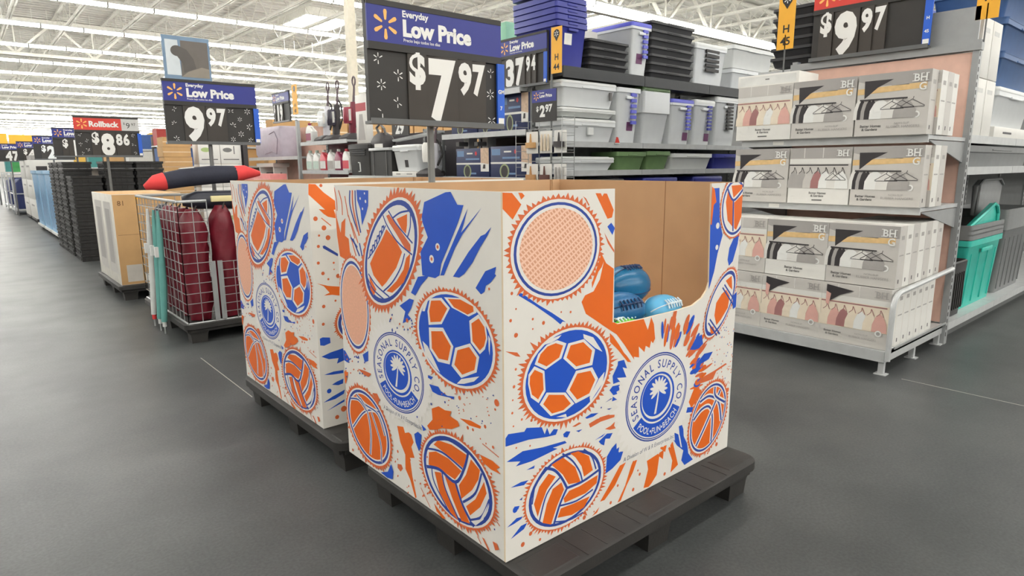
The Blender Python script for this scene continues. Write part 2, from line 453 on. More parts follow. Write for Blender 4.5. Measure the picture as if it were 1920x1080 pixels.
# artwork outlines in millimetres on the board: u from the near corner, v up
ART_FRONT = [
 ('P','o',[0,1081,33,1079,66,1047,35,1008,-1,1039]),
 ('P','o',[55,1079,69,1078,78,1070,66,1060]),
 ('P','o',[363,1068,387,1067,394,1057,401,1066,415,1065,448,1014,441,991,420,988]),
 ('P','b',[420,964,438,975,456,957,445,936]),
 ('P','r',[406,947,424,924,464,877,461,873,424,912]),
 ('P','r',[309,1061,322,1054,338,1033,333,1032,319,1050]),
 ('P','o',[395,883,418,850,463,824,465,662,479,649,616,639,640,597,657,639,673,612,683,558,654,522,628,499,590,501,579,496,518,567,477,610,418,646,390,664,329,702,309,742,358,803]),
 ('P','w',[307,813,324,829,335,786,352,807,355,778,383,827,397,839,407,857,390,802,362,768,321,760]),
 ('P','o',[443,621,460,607,509,552,575,479,551,491,485,557,445,591]),
 ('P','w',[446,628,476,609,585,491,572,492,517,540]),
 ('P','b',[53,805,68,801,129,760,185,727,242,690,228,694,219,687,191,709,114,761,56,796]),
 ('E','r',25,730,5,5,0),
 ('E','r',108,721,4,4,0),
 ('E','r',150,703,6,6,0),
 ('E','r',44,685,7,7,0),
 ('E','r',30,806,5,5,0),
 ('E','r',45,760,3,3,0),
 ('E','r',108,692,3,3,0),
 ('E','r',262,718,4,4,0),
 ('E','r',222,724,3,3,0),
 ('E','r',46,685,6,6,0),
 ('E','r',43,586,4,4,0),
 ('E','r',36,536,5,5,0),
 ('E','r',31,497,3,3,0),
 ('E','r',67,467,4,4,0),
 ('E','r',29,459,4,4,0),
 ('E','r',65,430,4,4,0),
 ('E','r',103,417,5,5,0),
 ('E','r',33,418,3,3,0),
 ('P','r',[5,646,49,634,61,619,44,624]),
 ('B','r',206,912,184,148,0.13,60,1,0),
 ('E','w',206,912,180,145,0),
 ('E','n',206,912,169,136,0),
 ('E','w',206,912,159,128,0),
 ('E','p',206,912,148,119,0),
 ('B','r',256,524,194,150,0.14,70,2,0),
 ('E','w',256,524,187,145,0),
 ('E','b',256,524,177,137,0),
 ('P','w',[206,641,245,624,224,581,159,560,115,585,129,613,163,635]),
 ('P','o',[200,633,231,620,215,586,163,569,127,589,138,611,166,629]),
 ('P','w',[253,622,322,623,374,579,362,531,285,533,232,579]),
 ('P','o',[263,614,319,614,360,579,350,541,289,542,246,579]),
 ('P','w',[114,580,154,557,159,494,131,463,100,488,89,532,91,560]),
 ('P','o',[115,569,147,551,151,500,129,475,104,496,95,531,97,553]),
 ('P','w',[163,488,243,469,283,423,240,407,181,409,135,458]),
 ('P','o',[172,479,236,463,267,427,234,414,186,416,149,455]),
 ('P','w',[288,528,362,524,391,480,357,431,288,422,245,472]),
 ('P','o',[294,518,354,514,377,479,350,440,295,433,260,473]),
 ('P','w',[156,637,178,649,224,654,211,645,183,638]),
 ('P','w',[318,640,364,621,409,565,375,584,321,626]),
 ('P','w',[421,496,414,461,355,409,352,427,394,478]),
 ('P','w',[204,400,246,399,250,387]),
 ('P','b',[462,472,486,504,487,517,518,516,535,482,547,477,537,455,543,429,495,445,466,444]),
 ('P','b',[448,427,463,437,499,434,497,415,483,413,497,385,462,385,467,406]),
 ('P','r',[351,337,389,343,430,342,478,342,475,327,419,330,358,322]),
 ('P','b',[333,363,361,369,396,362,372,356,341,357]),
 ('P','r',[274,349,305,355,317,349,289,345]),
 ('P','r',[429,297,458,300,479,309,476,295,485,284,455,287]),
 ('P','b',[235,336,249,341,267,335,254,319,238,325]),
 ('P','b',[292,330,321,327,305,322]),
 ('P','r',[401,345,478,341,476,326,401,329]),
 ('E','n',409,377,3,3,0),
 ('P','n',[436,365,463,362,448,359]),
 ('P','n',[427,389,456,397,462,394]),
 ('P','b',[3,390,13,400,74,390,83,399,144,384,156,358,166,376,177,351,194,364,212,358,203,343,166,347,92,360,3,365]),
 ('P','b',[6,317,68,331,147,319,243,311,251,302,191,304,211,295,153,291,104,288,41,292,59,302]),
 ('P','b',[82,267,116,271,113,262]),
 ('P','b',[21,232,61,236,91,232,73,222]),
 ('P','n',[54,181,67,186,64,177]),
 ('E','b',38,156,10,10,0),
 ('P','b',[34,167,55,162,49,152]),
 ('P','b',[6,111,43,127,68,123,61,117,31,112]),
 ('P','b',[20,68,60,95,85,95,72,80]),
 ('E','r',67,31,8,8,0),
 ('E','r',138,18,5,5,0),
 ('E','r',99,54,7,7,0),
 ('E','r',43,349,3,3,0),
 ('E','r',97,339,3,3,0),
 ('E','r',337,15,8,8,0),
 ('E','r',468,19,6,6,0),
 ('E','r',503,70,5,5,0),
 ('E','r',771,23,7,7,0),
 ('E','r',622,72,6,6,0),
 ('E','r',588,25,7,7,0),
 ('E','r',384,18,3,3,0),
 ('E','r',611,90,4,4,0),
 ('E','r',1117,37,7,7,0),
 ('E','r',1060,22,4,4,0),
 ('B','r',253,149,178,129,0.13,75,3,0),
 ('E','w',253,149,174,127,0),
 ('E','n',253,149,162,118,0),
 ('E','w',253,149,150,109,0),
 ('P','o',[185,250,236,258,291,208,317,148,261,159,234,202]),
 ('P','o',[267,262,304,258,354,226,374,170,332,161,320,201,291,241]),
 ('P','o',[204,205,173,225,134,195,112,146,128,98,142,131,166,174]),
 ('P','o',[229,177,241,149,212,106,185,50,148,70,166,127,191,168]),
 ('P','o',[264,136,312,135,399,145,394,117,340,100,244,102,239,118]),
 ('P','o',[227,89,285,84,362,82,334,52,278,47,213,62]),
 ('S','n',9,[156,249,198,228,230,191,254,149]),
 ('S','n',9,[254,149,326,147,408,162]),
 ('S','n',9,[254,149,224,106,195,42]),
 ('S','n',6,[232,272,277,234,312,184,325,145]),
 ('S','n',6,[221,195,166,160,134,79]),
 ('S','n',6,[221,100,299,89,376,101]),
 ('S','n',6,[329,257,368,219,389,169]),
 ('S','n',5,[156,247,119,209,105,148]),
 ('S','n',5,[197,54,265,34,330,36]),
 ('P','b',[438,136,443,196,467,219,490,230,492,207,505,211,502,194,527,188,514,161,472,143]),
 ('P','b',[382,272,433,282,419,274]),
 ('P','b',[400,262,440,278,469,272,455,256,433,262,427,240,411,250]),
 ('P','o',[413,43,458,86,511,141,543,143,488,76,436,41]),
 ('P','o',[503,6,543,57,573,122,582,135,605,132,583,92,551,54,521,7]),
 ('P','o',[647,10,670,75,661,110,716,116,760,122,757,86,734,104,723,36,693,12,676,4]),
 ('P','o',[787,119,813,139,829,98,854,33,808,16,816,62]),
 ('P','o',[733,138,777,136,769,110]),
 ('P','o',[374,5,410,25,399,8]),
 ('P','b',[815,147,826,178,857,209,879,169,883,139,908,103,919,59,952,23,897,17,874,44,885,81,842,114]),
 ('P','w',[839,183,859,146,875,96,866,101]),
 ('B','w',709,340,215,197,0.22,46,4,0),
 ('LOGO',709,340,177,162),
 ('T','A Division of W & R Enterprises,Inc.',528,148,820,153,16),
 ('RAYS',709,340,177,162,-15,88,1.32,1.78,46,5),
 ('P','b',[895,477,928,512,969,523,981,484,956,471,930,470]),
 ('P','b',[934,372,943,413,993,442,1052,439,1026,414,974,406,959,379]),
 ('P','r',[941,328,976,348,1061,357,1150,372,1159,366,1084,352,1063,325]),
 ('P','o',[905,270,936,317,989,299,964,268,924,241]),
 ('P','r',[922,414,936,450,972,465,957,440,937,414]),
 ('E','r',1117,36,9,9,0),
 ('E','r',1055,16,4,4,0),
 ('E','r',1000,20,5,5,0),
 ('E','r',1178,253,10,10,0),
 ('P','b',[891,231,898,251,937,242,930,224]),
 ('P','n',[1137,507,1142,509,1144,507,1140,504]),
 ('P','r',[1135,311,1141,313,1142,311,1139,308]),
 ('P','r',[1100,514,1105,518,1107,514,1104,511]),
 ('P','r',[1044,411,1049,415,1050,411,1047,408]),
 ('P','n',[1125,511,1131,515,1132,511,1129,508]),
 ('P','r',[1193,503,1198,506,1200,503,1196,500]),
 ('P','r',[1088,343,1093,346,1094,343,1091,340]),
 ('P','r',[1125,482,1130,486,1131,482,1128,479]),
 ('P','r',[1069,379,1074,384,1076,379,1072,376]),
 ('P','r',[1115,312,1121,315,1122,312,1119,309]),
 ('P','r',[1169,353,1175,356,1176,353,1173,350]),
 ('P','r',[1083,419,1088,424,1089,419,1086,416]),
 ('P','r',[1086,306,1091,309,1093,305,1089,302]),
 ('P','r',[1059,459,1064,463,1065,459,1062,456]),
 ('P','n',[1191,496,1196,500,1197,496,1194,493]),
 ('P','n',[1178,443,1184,446,1185,442,1182,439]),
 ('P','r',[1119,341,1124,346,1126,341,1123,338]),
 ('P','n',[1193,402,1198,404,1199,402,1196,398]),
 ('P','n',[1153,448,1159,454,1160,448,1157,445]),
 ('P','r',[1169,451,1174,457,1176,451,1172,448]),
 ('P','r',[1095,313,1101,315,1102,312,1099,309]),
 ('P','r',[1158,490,1163,493,1164,490,1161,487]),
 ('P','r',[1188,397,1194,401,1195,397,1192,394]),
 ('P','r',[1129,318,1134,324,1136,318,1133,315]),
 ('P','r',[1078,438,1083,443,1085,438,1082,435]),
 ('P','n',[1137,521,1143,523,1144,521,1141,517]),
 ('P','r',[1123,384,1129,390,1130,384,1127,381]),
 ('P','n',[1149,401,1154,405,1156,401,1152,398]),
 ('P','n',[1157,413,1162,418,1163,413,1160,410]),
 ('P','r',[1097,438,1102,442,1104,438,1100,435]),
 ('P','r',[1096,487,1101,491,1103,487,1099,484]),
 ('P','r',[1052,401,1058,403,1059,401,1056,398]),
 ('P','r',[1182,371,1188,375,1189,371,1186,367]),
 ('P','r',[1196,371,1202,373,1203,370,1200,367]),
 ('P','r',[1182,280,1188,284,1189,280,1186,277]),
 ('P','r',[1162,345,1167,350,1169,345,1165,342]),
 ('P','r',[1194,389,1200,393,1201,388,1198,385]),
 ('P','r',[1191,335,1196,340,1198,334,1194,331]),
 ('P','r',[1181,351,1187,355,1188,351,1185,348]),
 ('P','r',[1185,431,1190,436,1192,431,1188,428]),
 ('P','r',[1162,442,1167,446,1169,442,1165,439]),
 ('P','r',[1169,339,1174,344,1176,339,1172,336]),
 ('P','r',[1174,343,1179,345,1181,342,1177,339]),
 ('P','r',[1118,357,1123,362,1124,357,1121,353]),
 ('P','n',[1108,484,1113,490,1115,484,1111,481]),
 ('P','r',[1112,310,1118,315,1119,309,1116,306]),
 ('P','n',[1068,392,1073,397,1075,392,1072,389]),
 ('P','n',[1115,376,1120,378,1121,376,1118,372]),
 ('P','n',[1149,308,1154,313,1155,308,1152,304]),
 ('P','n',[1109,487,1114,491,1115,487,1112,484]),
 ('P','r',[1174,287,1179,291,1181,287,1177,284]),
 ('P','r',[1153,501,1158,504,1160,501,1156,498]),
 ('P','r',[1190,323,1195,328,1197,323,1193,320]),
 ('P','r',[1132,414,1138,416,1139,414,1136,411]),
 ('P','n',[1119,522,1124,526,1125,522,1122,519]),
 ('P','r',[1126,307,1131,313,1133,307,1129,304]),
 ('B','r',1087,626,150,77,0.09,60,6,54),
 ('E','w',1087,626,146,75,54),
 ('E','n',1087,626,139,71,54),
 ('E','w',1087,626,124,64,54),
 ('P','o',[1048,583,1056,631,1091,661,1122,674,1150,646,1141,600,1096,560,1066,542]),
 ('P','o',[1115,710,1156,725,1165,668,1143,683]),
 ('P','o',[1020,544,1045,540,1062,513,1031,513]),
 ('S','n',7,[1095,686,1179,606]),
 ('S','n',7,[1107,696,1186,623]),
 ('S','n',7,[1018,573,1093,502]),
 ('S','n',7,[1009,560,1073,500]),
 ('B','r',1045,171,154,124,0.1,60,8,56),
 ('E','w',1045,171,148,119,56),
 ('E','n',1045,171,141,113,56),
 ('E','w',1045,171,132,106,56),
 ('E','o',1045,171,127,102,56),
 ('S','w',22,[941,187,992,217,1046,216,1073,165,1073,62]),
 ('S','n',9,[941,187,992,217,1046,216,1073,165,1073,62]),
 ('S','w',22,[980,251,1044,260,1112,218,1139,134]),
 ('S','n',9,[980,251,1044,260,1112,218,1139,134]),
 ('S','w',22,[967,74,1028,145,1121,267]),
 ('S','n',9,[967,74,1028,145,1121,267]),
 ('S','w',22,[1081,289,1088,250,1158,207]),
 ('S','n',9,[1081,289,1088,250,1158,207]),
 ('P','b',[988,1065,1036,1066,1049,946,1075,890,1047,822,1030,755,1001,691,988,934,1000,977]),
 ('P','o',[988,1072,1006,1060,1020,1015,1004,1005,997,933,990,934]),
 ('E','w',1038,927,12,12,0),
 ('E','w',1040,846,10,10,0),
 ('P','b',[1121,791,1129,836,1154,869,1193,889,1188,848,1159,781,1133,766]),
 ('P','b',[1171,643,1214,661,1218,601,1180,588]),
 ('B','r',1147,990,97,117,0.08,50,9,0),
 ('E','w',1147,990,93,113,0),
 ('E','n',1147,990,87,105,0),
 ('E','w',1147,990,79,95,0),
 ('P','o',[1097,1062,1131,1015,1141,916,1103,942,1084,1012]),
 ('P','o',[1142,1008,1204,1040,1208,964,1168,903,1152,910]),
 ('P','o',[1117,1072,1194,1074,1194,1058,1135,1026]),
 ('S','n',9,[1087,1068,1136,1017,1203,1057]),
 ('S','n',9,[1136,1017,1145,899]),
]
ART_SIDE = [
 ('P','o',[1001,1019,991,958,965,904,954,943,919,962,930,895,901,886,895,821,944,805,982,812,997,890]),
 ('S','r',7,[999,1074,985,1025,986,986]),
 ('S','r',7,[964,1064,943,1021,942,972]),
 ('S','r',7,[914,1044,895,969]),
 ('S','r',7,[894,974,850,891]),
 ('S','r',7,[873,948,828,876]),
 ('S','r',7,[888,904,849,826]),
 ('S','n',9,[870,1066,877,1018,855,965,825,919]),
 ('S','n',9,[830,1067,830,999,803,916]),
 ('S','n',9,[867,889,821,829]),
 ('S','n',9,[884,893,835,859]),
 ('S','n',9,[817,877,796,815]),
 ('S','r',10,[851,1067,852,1003,815,904]),
 ('P','b',[819,1069,731,1069,737,1016,755,987,790,943,797,1000,817,1031]),
 ('E','w',755,1030,6,6,0),
 ('E','w',780,1003,5,5,0),
 ('E','w',794,1039,5,5,0),
 ('E','w',760,1058,4,4,0),
 ('B','r',884,634,122,187,0.07,50,11,0),
 ('E','w',884,634,118,181,0),
 ('E','n',884,634,111,170,0),
 ('E','w',884,634,104,159,0),
 ('E','q',884,634,99,153,0),
 ('B','r',603,860,247,148,0.15,56,12,-46),
 ('E','w',603,860,232,139,-46),
 ('E','n',603,860,221,133,-46),
 ('E','w',603,860,201,121,-46),
 ('P','o',[616,942,556,909,519,873,561,815,632,756,663,736,722,770,743,810,696,862,653,901]),
 ('P','o',[547,980,479,1000,482,963,491,936,517,949]),
 ('P','o',[495,856,469,873,478,824,517,771,594,725,633,725,563,770,515,815]),
 ('P','o',[752,767,734,748,705,720,727,696,749,714]),
 ('P','r',[613,987,594,993,544,959,466,902,465,879,493,881,555,934,595,965]),
 ('S','n',6,[598,1005,544,961,452,908]),
 ('S','n',6,[635,988,610,955,547,905,457,870]),
 ('S','n',6,[571,982,523,1002,469,1011]),
 ('S','n',6,[459,1002,463,959,482,925]),
 ('S','n',6,[503,870,533,818,592,761,654,722]),
 ('S','n',6,[759,771,704,736,615,707]),
 ('S','n',6,[766,754,726,717,650,692]),
 ('P','n',[748,829,739,860,722,866,719,849,727,849,729,858,735,854,739,832]),
 ('P','n',[729,848,720,879,703,884,700,867,709,867,710,876,716,873,720,851]),
 ('P','n',[710,866,701,897,685,902,682,886,690,885,691,895,698,891,701,869]),
 ('P','n',[691,884,683,915,666,920,663,903,672,903,673,912,679,909,683,887]),
 ('P','n',[673,902,665,932,648,937,645,921,653,921,655,930,661,926,664,905]),
 ('P','n',[654,920,647,950,631,955,628,938,636,938,637,947,643,944,646,922]),
 ('S','n',5,[756,825,695,872,649,922,620,954]),
 ('P','b',[393,996,377,1042,261,1075,235,1077,203,1041,173,1041,201,990,239,935,293,859,304,822,328,810,401,810,407,884,363,934,390,978]),
 ('P','b',[279,861,217,946,154,1032,174,987,188,961,89,1038,181,957,218,915,280,825,300,822]),
 ('P','b',[233,827,154,908,95,959,75,966,48,987,66,961,99,926,134,881,176,842,202,828]),
 ('P','b',[123,808,101,834,77,862,29,880,35,859,29,856,55,832,75,821,82,803,98,793]),
 ('P','b',[549,687,483,722,457,721,476,689,499,665,477,654,533,629,513,673]),
 ('P','b',[473,743,427,802,360,815,411,776,447,737]),
 ('E','w',310,909,12,12,0),
 ('E','r',310,909,6,6,0),
 ('E','w',345,868,13,13,0),
 ('E','r',345,868,6,6,0),
 ('E','r',504,644,8,8,0),
 ('E','r',61,814,4,4,0),
 ('B','r',239,631,209,151,0.13,70,13,0),
 ('E','w',239,631,203,147,0),
 ('E','b',239,631,192,139,0),
 ('P','w',[361,741,296,753,252,728,299,669,372,653,377,697]),
 ('P','o',[354,735,302,744,266,724,304,676,362,664,367,699]),
 ('P','w',[282,757,201,767,123,754,120,736,158,718,242,731]),
 ('P','o',[262,755,198,763,135,752,133,737,163,723,231,734]),
 ('P','w',[111,733,78,709,70,668,83,635,107,615,150,641,155,706]),
 ('P','o',[110,721,84,701,77,669,87,643,107,626,141,647,145,700]),
 ('P','w',[372,645,292,659,239,610,261,548,325,542,371,574]),
 ('P','o',[359,635,296,647,252,608,270,558,321,553,358,579]),
 ('P','w',[229,608,153,638,110,606,124,556,201,519,251,546]),
 ('P','o',[218,603,158,626,123,601,134,561,196,531,236,553]),
 ('P','w',[412,592,382,581,315,508,344,516,398,551]),
 ('P','w',[225,495,201,516,111,547,137,525,188,504]),
 ('P','w',[67,680,58,671,62,621,66,639]),
 ('P','w',[408,692,385,732,368,740,393,694]),
 ('B','w',582,442,200,168,0.2,46,14,0),
 ('LOGO',582,442,170,143),
 ('T','A Division of W & R Enterprises,Inc.',433,275,691,278,-16),
 ('E','n',461,315,4,4,0),
 ('B','r',823,166,181,146,0.1,56,15,20),
 ('E','w',823,166,173,139,20),
 ('E','n',823,166,165,133,20),
 ('E','w',823,166,153,123,20),
 ('E','o',823,166,146,118,20),
 ('S','w',16,[948,124,863,205,798,240,731,253]),
 ('S','n',6,[948,124,863,205,798,240,731,253]),
 ('S','w',16,[903,274,834,252,737,242,689,171]),
 ('S','n',6,[903,274,834,252,737,242,689,171]),
 ('S','w',16,[811,55,799,142,818,225,872,267]),
 ('S','n',6,[811,55,799,142,818,225,872,267]),
 ('S','w',14,[726,53,727,134,786,234]),
 ('S','n',6,[726,53,727,134,786,234]),
 ('S','w',14,[952,244,885,256,824,229]),
 ('S','n',6,[952,244,885,256,824,229]),
 ('B','r',243,169,200,147,0.13,75,16,0),
 ('E','w',243,169,195,143,0),
 ('E','n',243,169,186,137,0),
 ('E','w',243,169,171,126,0),
 ('P','o',[365,248,339,272,261,283,178,276,199,225,271,237]),
 ('P','o',[394,211,352,228,280,229,210,212,247,169,317,172,399,164]),
 ('P','o',[160,270,115,251,123,218,156,170,215,115,226,158,187,209]),
 ('P','o',[96,221,84,188,117,129,170,78,190,101,141,145]),
 ('P','o',[364,152,326,163,301,113,234,32,277,41,338,87]),
 ('P','o',[304,160,247,155,215,104,171,49,217,39,266,99]),
 ('S','n',11,[411,153,335,171,245,161,195,227,171,295]),
 ('S','n',11,[245,161,207,97,151,48]),
 ('S','n',7,[403,221,315,238,205,221]),
 ('S','n',7,[374,259,278,293,173,284]),
 ('S','n',8,[206,108,140,166,107,244]),
 ('S','n',8,[170,62,110,101,71,173]),
 ('S','n',7,[319,166,301,113,225,30]),
 ('S','n',6,[380,163,365,110,277,35]),
 ('P','w',[166,61,118,87,75,162,102,94,142,56]),
 ('P','o',[601,238,558,248,548,228,522,239,506,236,492,212,509,189,490,155,521,144,509,78,486,8,495,1,525,60,555,90,552,145,583,182]),
 ('P','o',[400,303,366,335,369,372,328,392,292,389,257,396,267,378,224,373,216,360,259,336,312,322,349,305,386,293]),
 ('P','o',[216,385,159,395,108,393,112,384,167,377]),
 ('P','o',[114,302,54,303,21,295,36,284,17,275,62,273,99,282]),
 ('P','o',[373,34,341,19,305,7,323,-1,359,11]),
 ('P','b',[484,246,460,262,437,258,448,204,458,192,477,217]),
 ('P','b',[436,297,407,287,425,276]),
 ('P','b',[734,9,680,32,653,73,639,47,647,14,688,5]),
 ('P','r',[111,31,100,31,72,3,81,1]),
 ('P','r',[59,42,39,44,28,29,47,18]),
 ('P','r',[609,89,582,96,572,84,589,66,610,73]),
 ('S','r',3,[102,341,25,325]),
 ('S','r',3,[45,119,24,108]),
 ('S','r',3,[135,23,116,6]),
 ('S','r',3,[454,58,397,7]),
 ('E','r',33,488,11,11,0),
 ('E','r',40,466,4,4,0),
 ('E','r',70,439,3,3,0),
 ('E','r',89,398,6,6,0),
 ('E','r',149,369,5,5,0),
 ('E','r',51,347,5,5,0),
 ('E','r',213,452,7,7,0),
 ('E','r',175,367,6,6,0),
 ('E','r',113,352,3,3,0),
 ('E','r',86,346,3,3,0),
 ('E','r',604,139,6,6,0),
 ('E','r',521,84,4,4,0),
 ('E','r',493,69,4,4,0),
 ('E','r',608,107,4,4,0),
 ('E','r',548,21,3,3,0),
 ('E','r',435,37,5,5,0),
 ('E','r',428,79,4,4,0),
 ('E','r',963,20,6,6,0),
 ('E','r',61,260,4,4,0),
 ('E','n',102,411,3,3,0),
 ('E','n',158,402,3,3,0),
 ('E','n',49,86,3,3,0),
 ('E','n',371,387,4,4,0),
 ('E','n',294,415,4,4,0),
 ('P','b',[386,482,356,483,368,471,386,473]),
 ('P','b',[380,453,328,458,314,447,278,441,240,449,244,438,264,439,329,430,362,432]),
 ('P','b',[1019,432,985,434,946,406,967,388,1022,394]),
 ('P','b',[835,451,788,476,791,436,822,424]),
 ('P','r',[881,384,829,389,774,390,795,372,831,371]),
 ('P','r',[770,316,735,323,713,302,737,290,761,301]),
 ('P','o',[1004,345,965,349,991,294,1008,301]),
 ('P','r',[304,329,299,333,296,331,301,328]),
 ('P','r',[313,437,308,441,304,439,309,436]),
 ('P','r',[297,327,292,331,288,329,293,326]),
 ('P','r',[239,459,235,462,231,460,236,457]),
 ('P','r',[223,409,218,413,215,411,220,408]),
 ('P','r',[80,460,76,464,73,462,77,459]),
 ('P','r',[298,444,293,448,289,446,294,443]),
 ('P','r',[200,418,196,422,192,420,197,417]),
 ('P','r',[134,416,129,420,126,418,131,415]),
 ('P','n',[52,505,47,509,44,507,49,504]),
 ('P','r',[100,487,96,491,93,489,97,486]),
 ('P','r',[263,374,258,378,255,376,260,373]),
 ('P','r',[79,448,74,452,71,450,76,447]),
 ('P','r',[179,462,174,466,171,464,176,461]),
 ('P','n',[193,470,188,474,185,472,189,469]),
 ('P','n',[316,327,311,332,307,330,313,326]),
 ('P','r',[222,399,217,403,214,401,219,398]),
 ('P','r',[281,409,276,413,272,411,277,408]),
 ('P','r',[337,343,332,347,328,345,333,342]),
 ('P','r',[196,438,191,441,188,439,193,436]),
 ('P','n',[65,416,61,420,58,418,62,415]),
 ('P','r',[166,447,161,450,158,448,163,446]),
 ('P','r',[198,415,193,418,190,416,194,413]),
 ('P','n',[109,402,104,405,101,404,105,401]),
 ('P','r',[192,435,187,439,184,437,188,434]),
 ('P','r',[277,426,272,430,268,428,273,425]),
 ('P','n',[233,420,228,424,225,422,229,419]),
 ('P','r',[82,485,77,488,74,486,79,484]),
 ('P','r',[345,320,340,324,336,323,341,319]),
 ('P','r',[313,350,307,354,304,353,309,349]),
 ('P','r',[344,337,339,341,335,339,340,336]),
 ('P','r',[260,437,255,440,252,438,257,435]),
 ('P','n',[77,490,73,493,70,492,74,489]),
 ('P','n',[225,417,220,421,217,419,222,416]),
 ('P','r',[992,348,984,355,978,351,987,346]),
 ('P','n',[983,408,975,415,970,411,978,406]),
 ('P','n',[877,428,869,434,864,430,872,425]),
 ('P','n',[886,426,878,432,873,428,881,424]),
 ('P','r',[988,416,980,422,974,418,983,413]),
 ('P','r',[925,370,917,376,912,372,920,367]),
 ('P','n',[828,421,821,427,816,423,824,418]),
 ('P','r',[1010,332,1001,339,996,335,1004,330]),
 ('P','n',[993,357,985,364,980,360,988,355]),
 ('P','n',[964,391,955,397,950,393,958,388]),
 ('P','n',[897,430,889,436,884,432,891,427]),
 ('P','r',[954,348,946,355,941,351,949,346]),
 ('P','n',[911,424,903,431,898,427,906,422]),
 ('P','n',[894,426,886,433,881,429,889,424]),
 ('P','n',[879,433,872,439,867,435,874,430]),
 ('P','n',[873,367,865,374,860,370,868,365]),
 ('P','n',[949,407,941,414,936,410,944,405]),
 ('P','r',[978,400,969,406,964,402,972,397]),
 ('P','r',[838,395,831,401,826,397,833,392]),
 ('P','n',[852,371,844,378,839,374,847,369]),
 ('P','n',[988,325,980,332,975,328,983,322]),
 ('P','r',[887,374,879,381,874,377,882,372]),
 ('P','n',[884,410,876,417,871,413,879,408]),
 ('P','r',[830,393,823,399,818,396,825,391]),
 ('P','r',[934,401,926,408,921,404,929,399]),
 ('P','n',[832,367,825,373,820,370,827,365]),
 ('P','n',[620,627,613,633,609,628,615,623]),
 ('P','n',[575,604,569,611,565,605,571,601]),
 ('P','n',[477,637,471,644,467,639,473,634]),
 ('P','n',[481,647,475,654,471,649,477,644]),
 ('P','n',[520,657,513,663,510,658,516,654]),
 ('P','n',[587,587,581,594,577,588,583,583]),
 ('P','n',[624,619,618,626,614,620,620,616]),
 ('P','n',[479,626,473,632,469,627,475,623]),
 ('P','n',[505,612,499,618,495,613,501,609]),
 ('P','r',[536,616,530,622,526,617,532,613]),
 ('P','r',[558,622,551,628,548,623,554,618]),
 ('P','n',[608,645,601,651,597,646,604,641]),
 ('P','r',[475,606,469,613,465,608,471,603]),
 ('P','n',[528,607,522,614,518,609,524,604]),
 ('P','n',[610,592,603,599,599,593,605,588]),
 ('P','n',[609,588,603,594,598,589,605,584]),
 ('P','r',[614,631,608,638,604,633,610,628]),
 ('P','r',[491,619,485,626,481,621,487,616]),
 ('P','r',[583,-20,576,-11,572,-16,578,-23]),
 ('P','r',[548,0,542,8,538,4,544,-4]),
 ('P','r',[542,28,536,36,532,32,538,24]),
 ('P','r',[417,51,411,59,407,55,413,48]),
 ('P','r',[630,90,623,98,619,94,626,86]),
 ('P','r',[616,39,609,47,605,43,612,35]),
 ('P','r',[411,187,405,195,401,190,407,184]),
 ('P','r',[429,73,423,80,419,76,425,69]),
 ('P','r',[447,30,441,37,437,33,444,26]),
 ('P','r',[430,72,424,80,420,75,426,68]),
 ('P','r',[395,196,389,203,385,199,391,192]),
 ('P','r',[461,71,454,78,451,74,457,67]),
 ('P','r',[585,-7,578,2,574,-3,581,-10]),
 ('P','r',[627,-56,620,-48,616,-52,623,-60]),
 ('P','r',[526,134,519,142,515,137,522,130]),
 ('P','r',[604,-11,597,-2,592,-7,599,-15]),
]
ART_REAR_STRIP = [
 ('P','o',[3,1082,33,1080,68,1044,119,1006,117,970,109,970,115,948,115,933,81,941,62,954,41,976,69,972,0,1038]),
 ('E','r',24,936,10,10,0),
 ('E','r',59,895,11,11,0),
 ('E','r',75,852,11,11,0),
 ('E','r',35,864,5,5,0),
 ('E','r',29,818,7,7,0),
 ('E','r',24,747,7,7,0),
 ('E','r',42,700,8,8,0),
 ('E','r',94,741,5,5,0),
 ('E','r',94,712,3,3,0),
 ('E','r',111,681,10,10,0),
 ('E','r',65,672,5,5,0),
 ('E','r',36,555,8,8,0),
 ('E','r',92,573,5,5,0),
 ('E','r',-18,508,8,8,0),
 ('E','r',29,477,6,6,0),
 ('E','r',57,1074,7,7,0),
 ('S','r',4,[50,938,92,902]),
 ('P','n',[48,818,57,820,117,778,115,767,50,808]),
 ('P','o',[11,660,62,643,115,633,112,593,79,601,40,603,67,612,42,644]),
 ('B','r',175,464,90,90,0.12,60,21,0),
 ('E','w',175,464,82,82,0),
 ('E','n',175,464,77,77,0),
 ('E','w',175,464,63,63,0),
 ('P','b',[9,415,22,419,56,412,57,387,27,380,9,385]),
 ('P','b',[11,333,54,344,115,352,115,295,81,287,90,311,45,315]),
 ('P','b',[18,248,63,254,110,251,109,237,55,241]),
 ('P','b',[51,195,75,204,108,211,105,189,82,186]),
 ('E','b',37,169,11,11,0),
 ('P','b',[7,122,49,139,111,158,106,140,63,125]),
 ('P','b',[21,79,77,102,108,113,106,102]),
 ('E','r',67,38,10,10,0),
 ('E','r',101,69,14,14,0),
 ('E','r',-18,510,6,6,0),
 ('E','r',29,477,7,7,0),
]
# ------------------------------------------------------------------ bin artwork (flat print on the board)
PRINT = {'o': PR_O, 'r': PR_R, 'b': PR_B, 'n': PR_N, 'w': PR_W, 'p': PR_P, 'q': PR_Q, 'g': PR_G}
PKEY = list(PRINT)

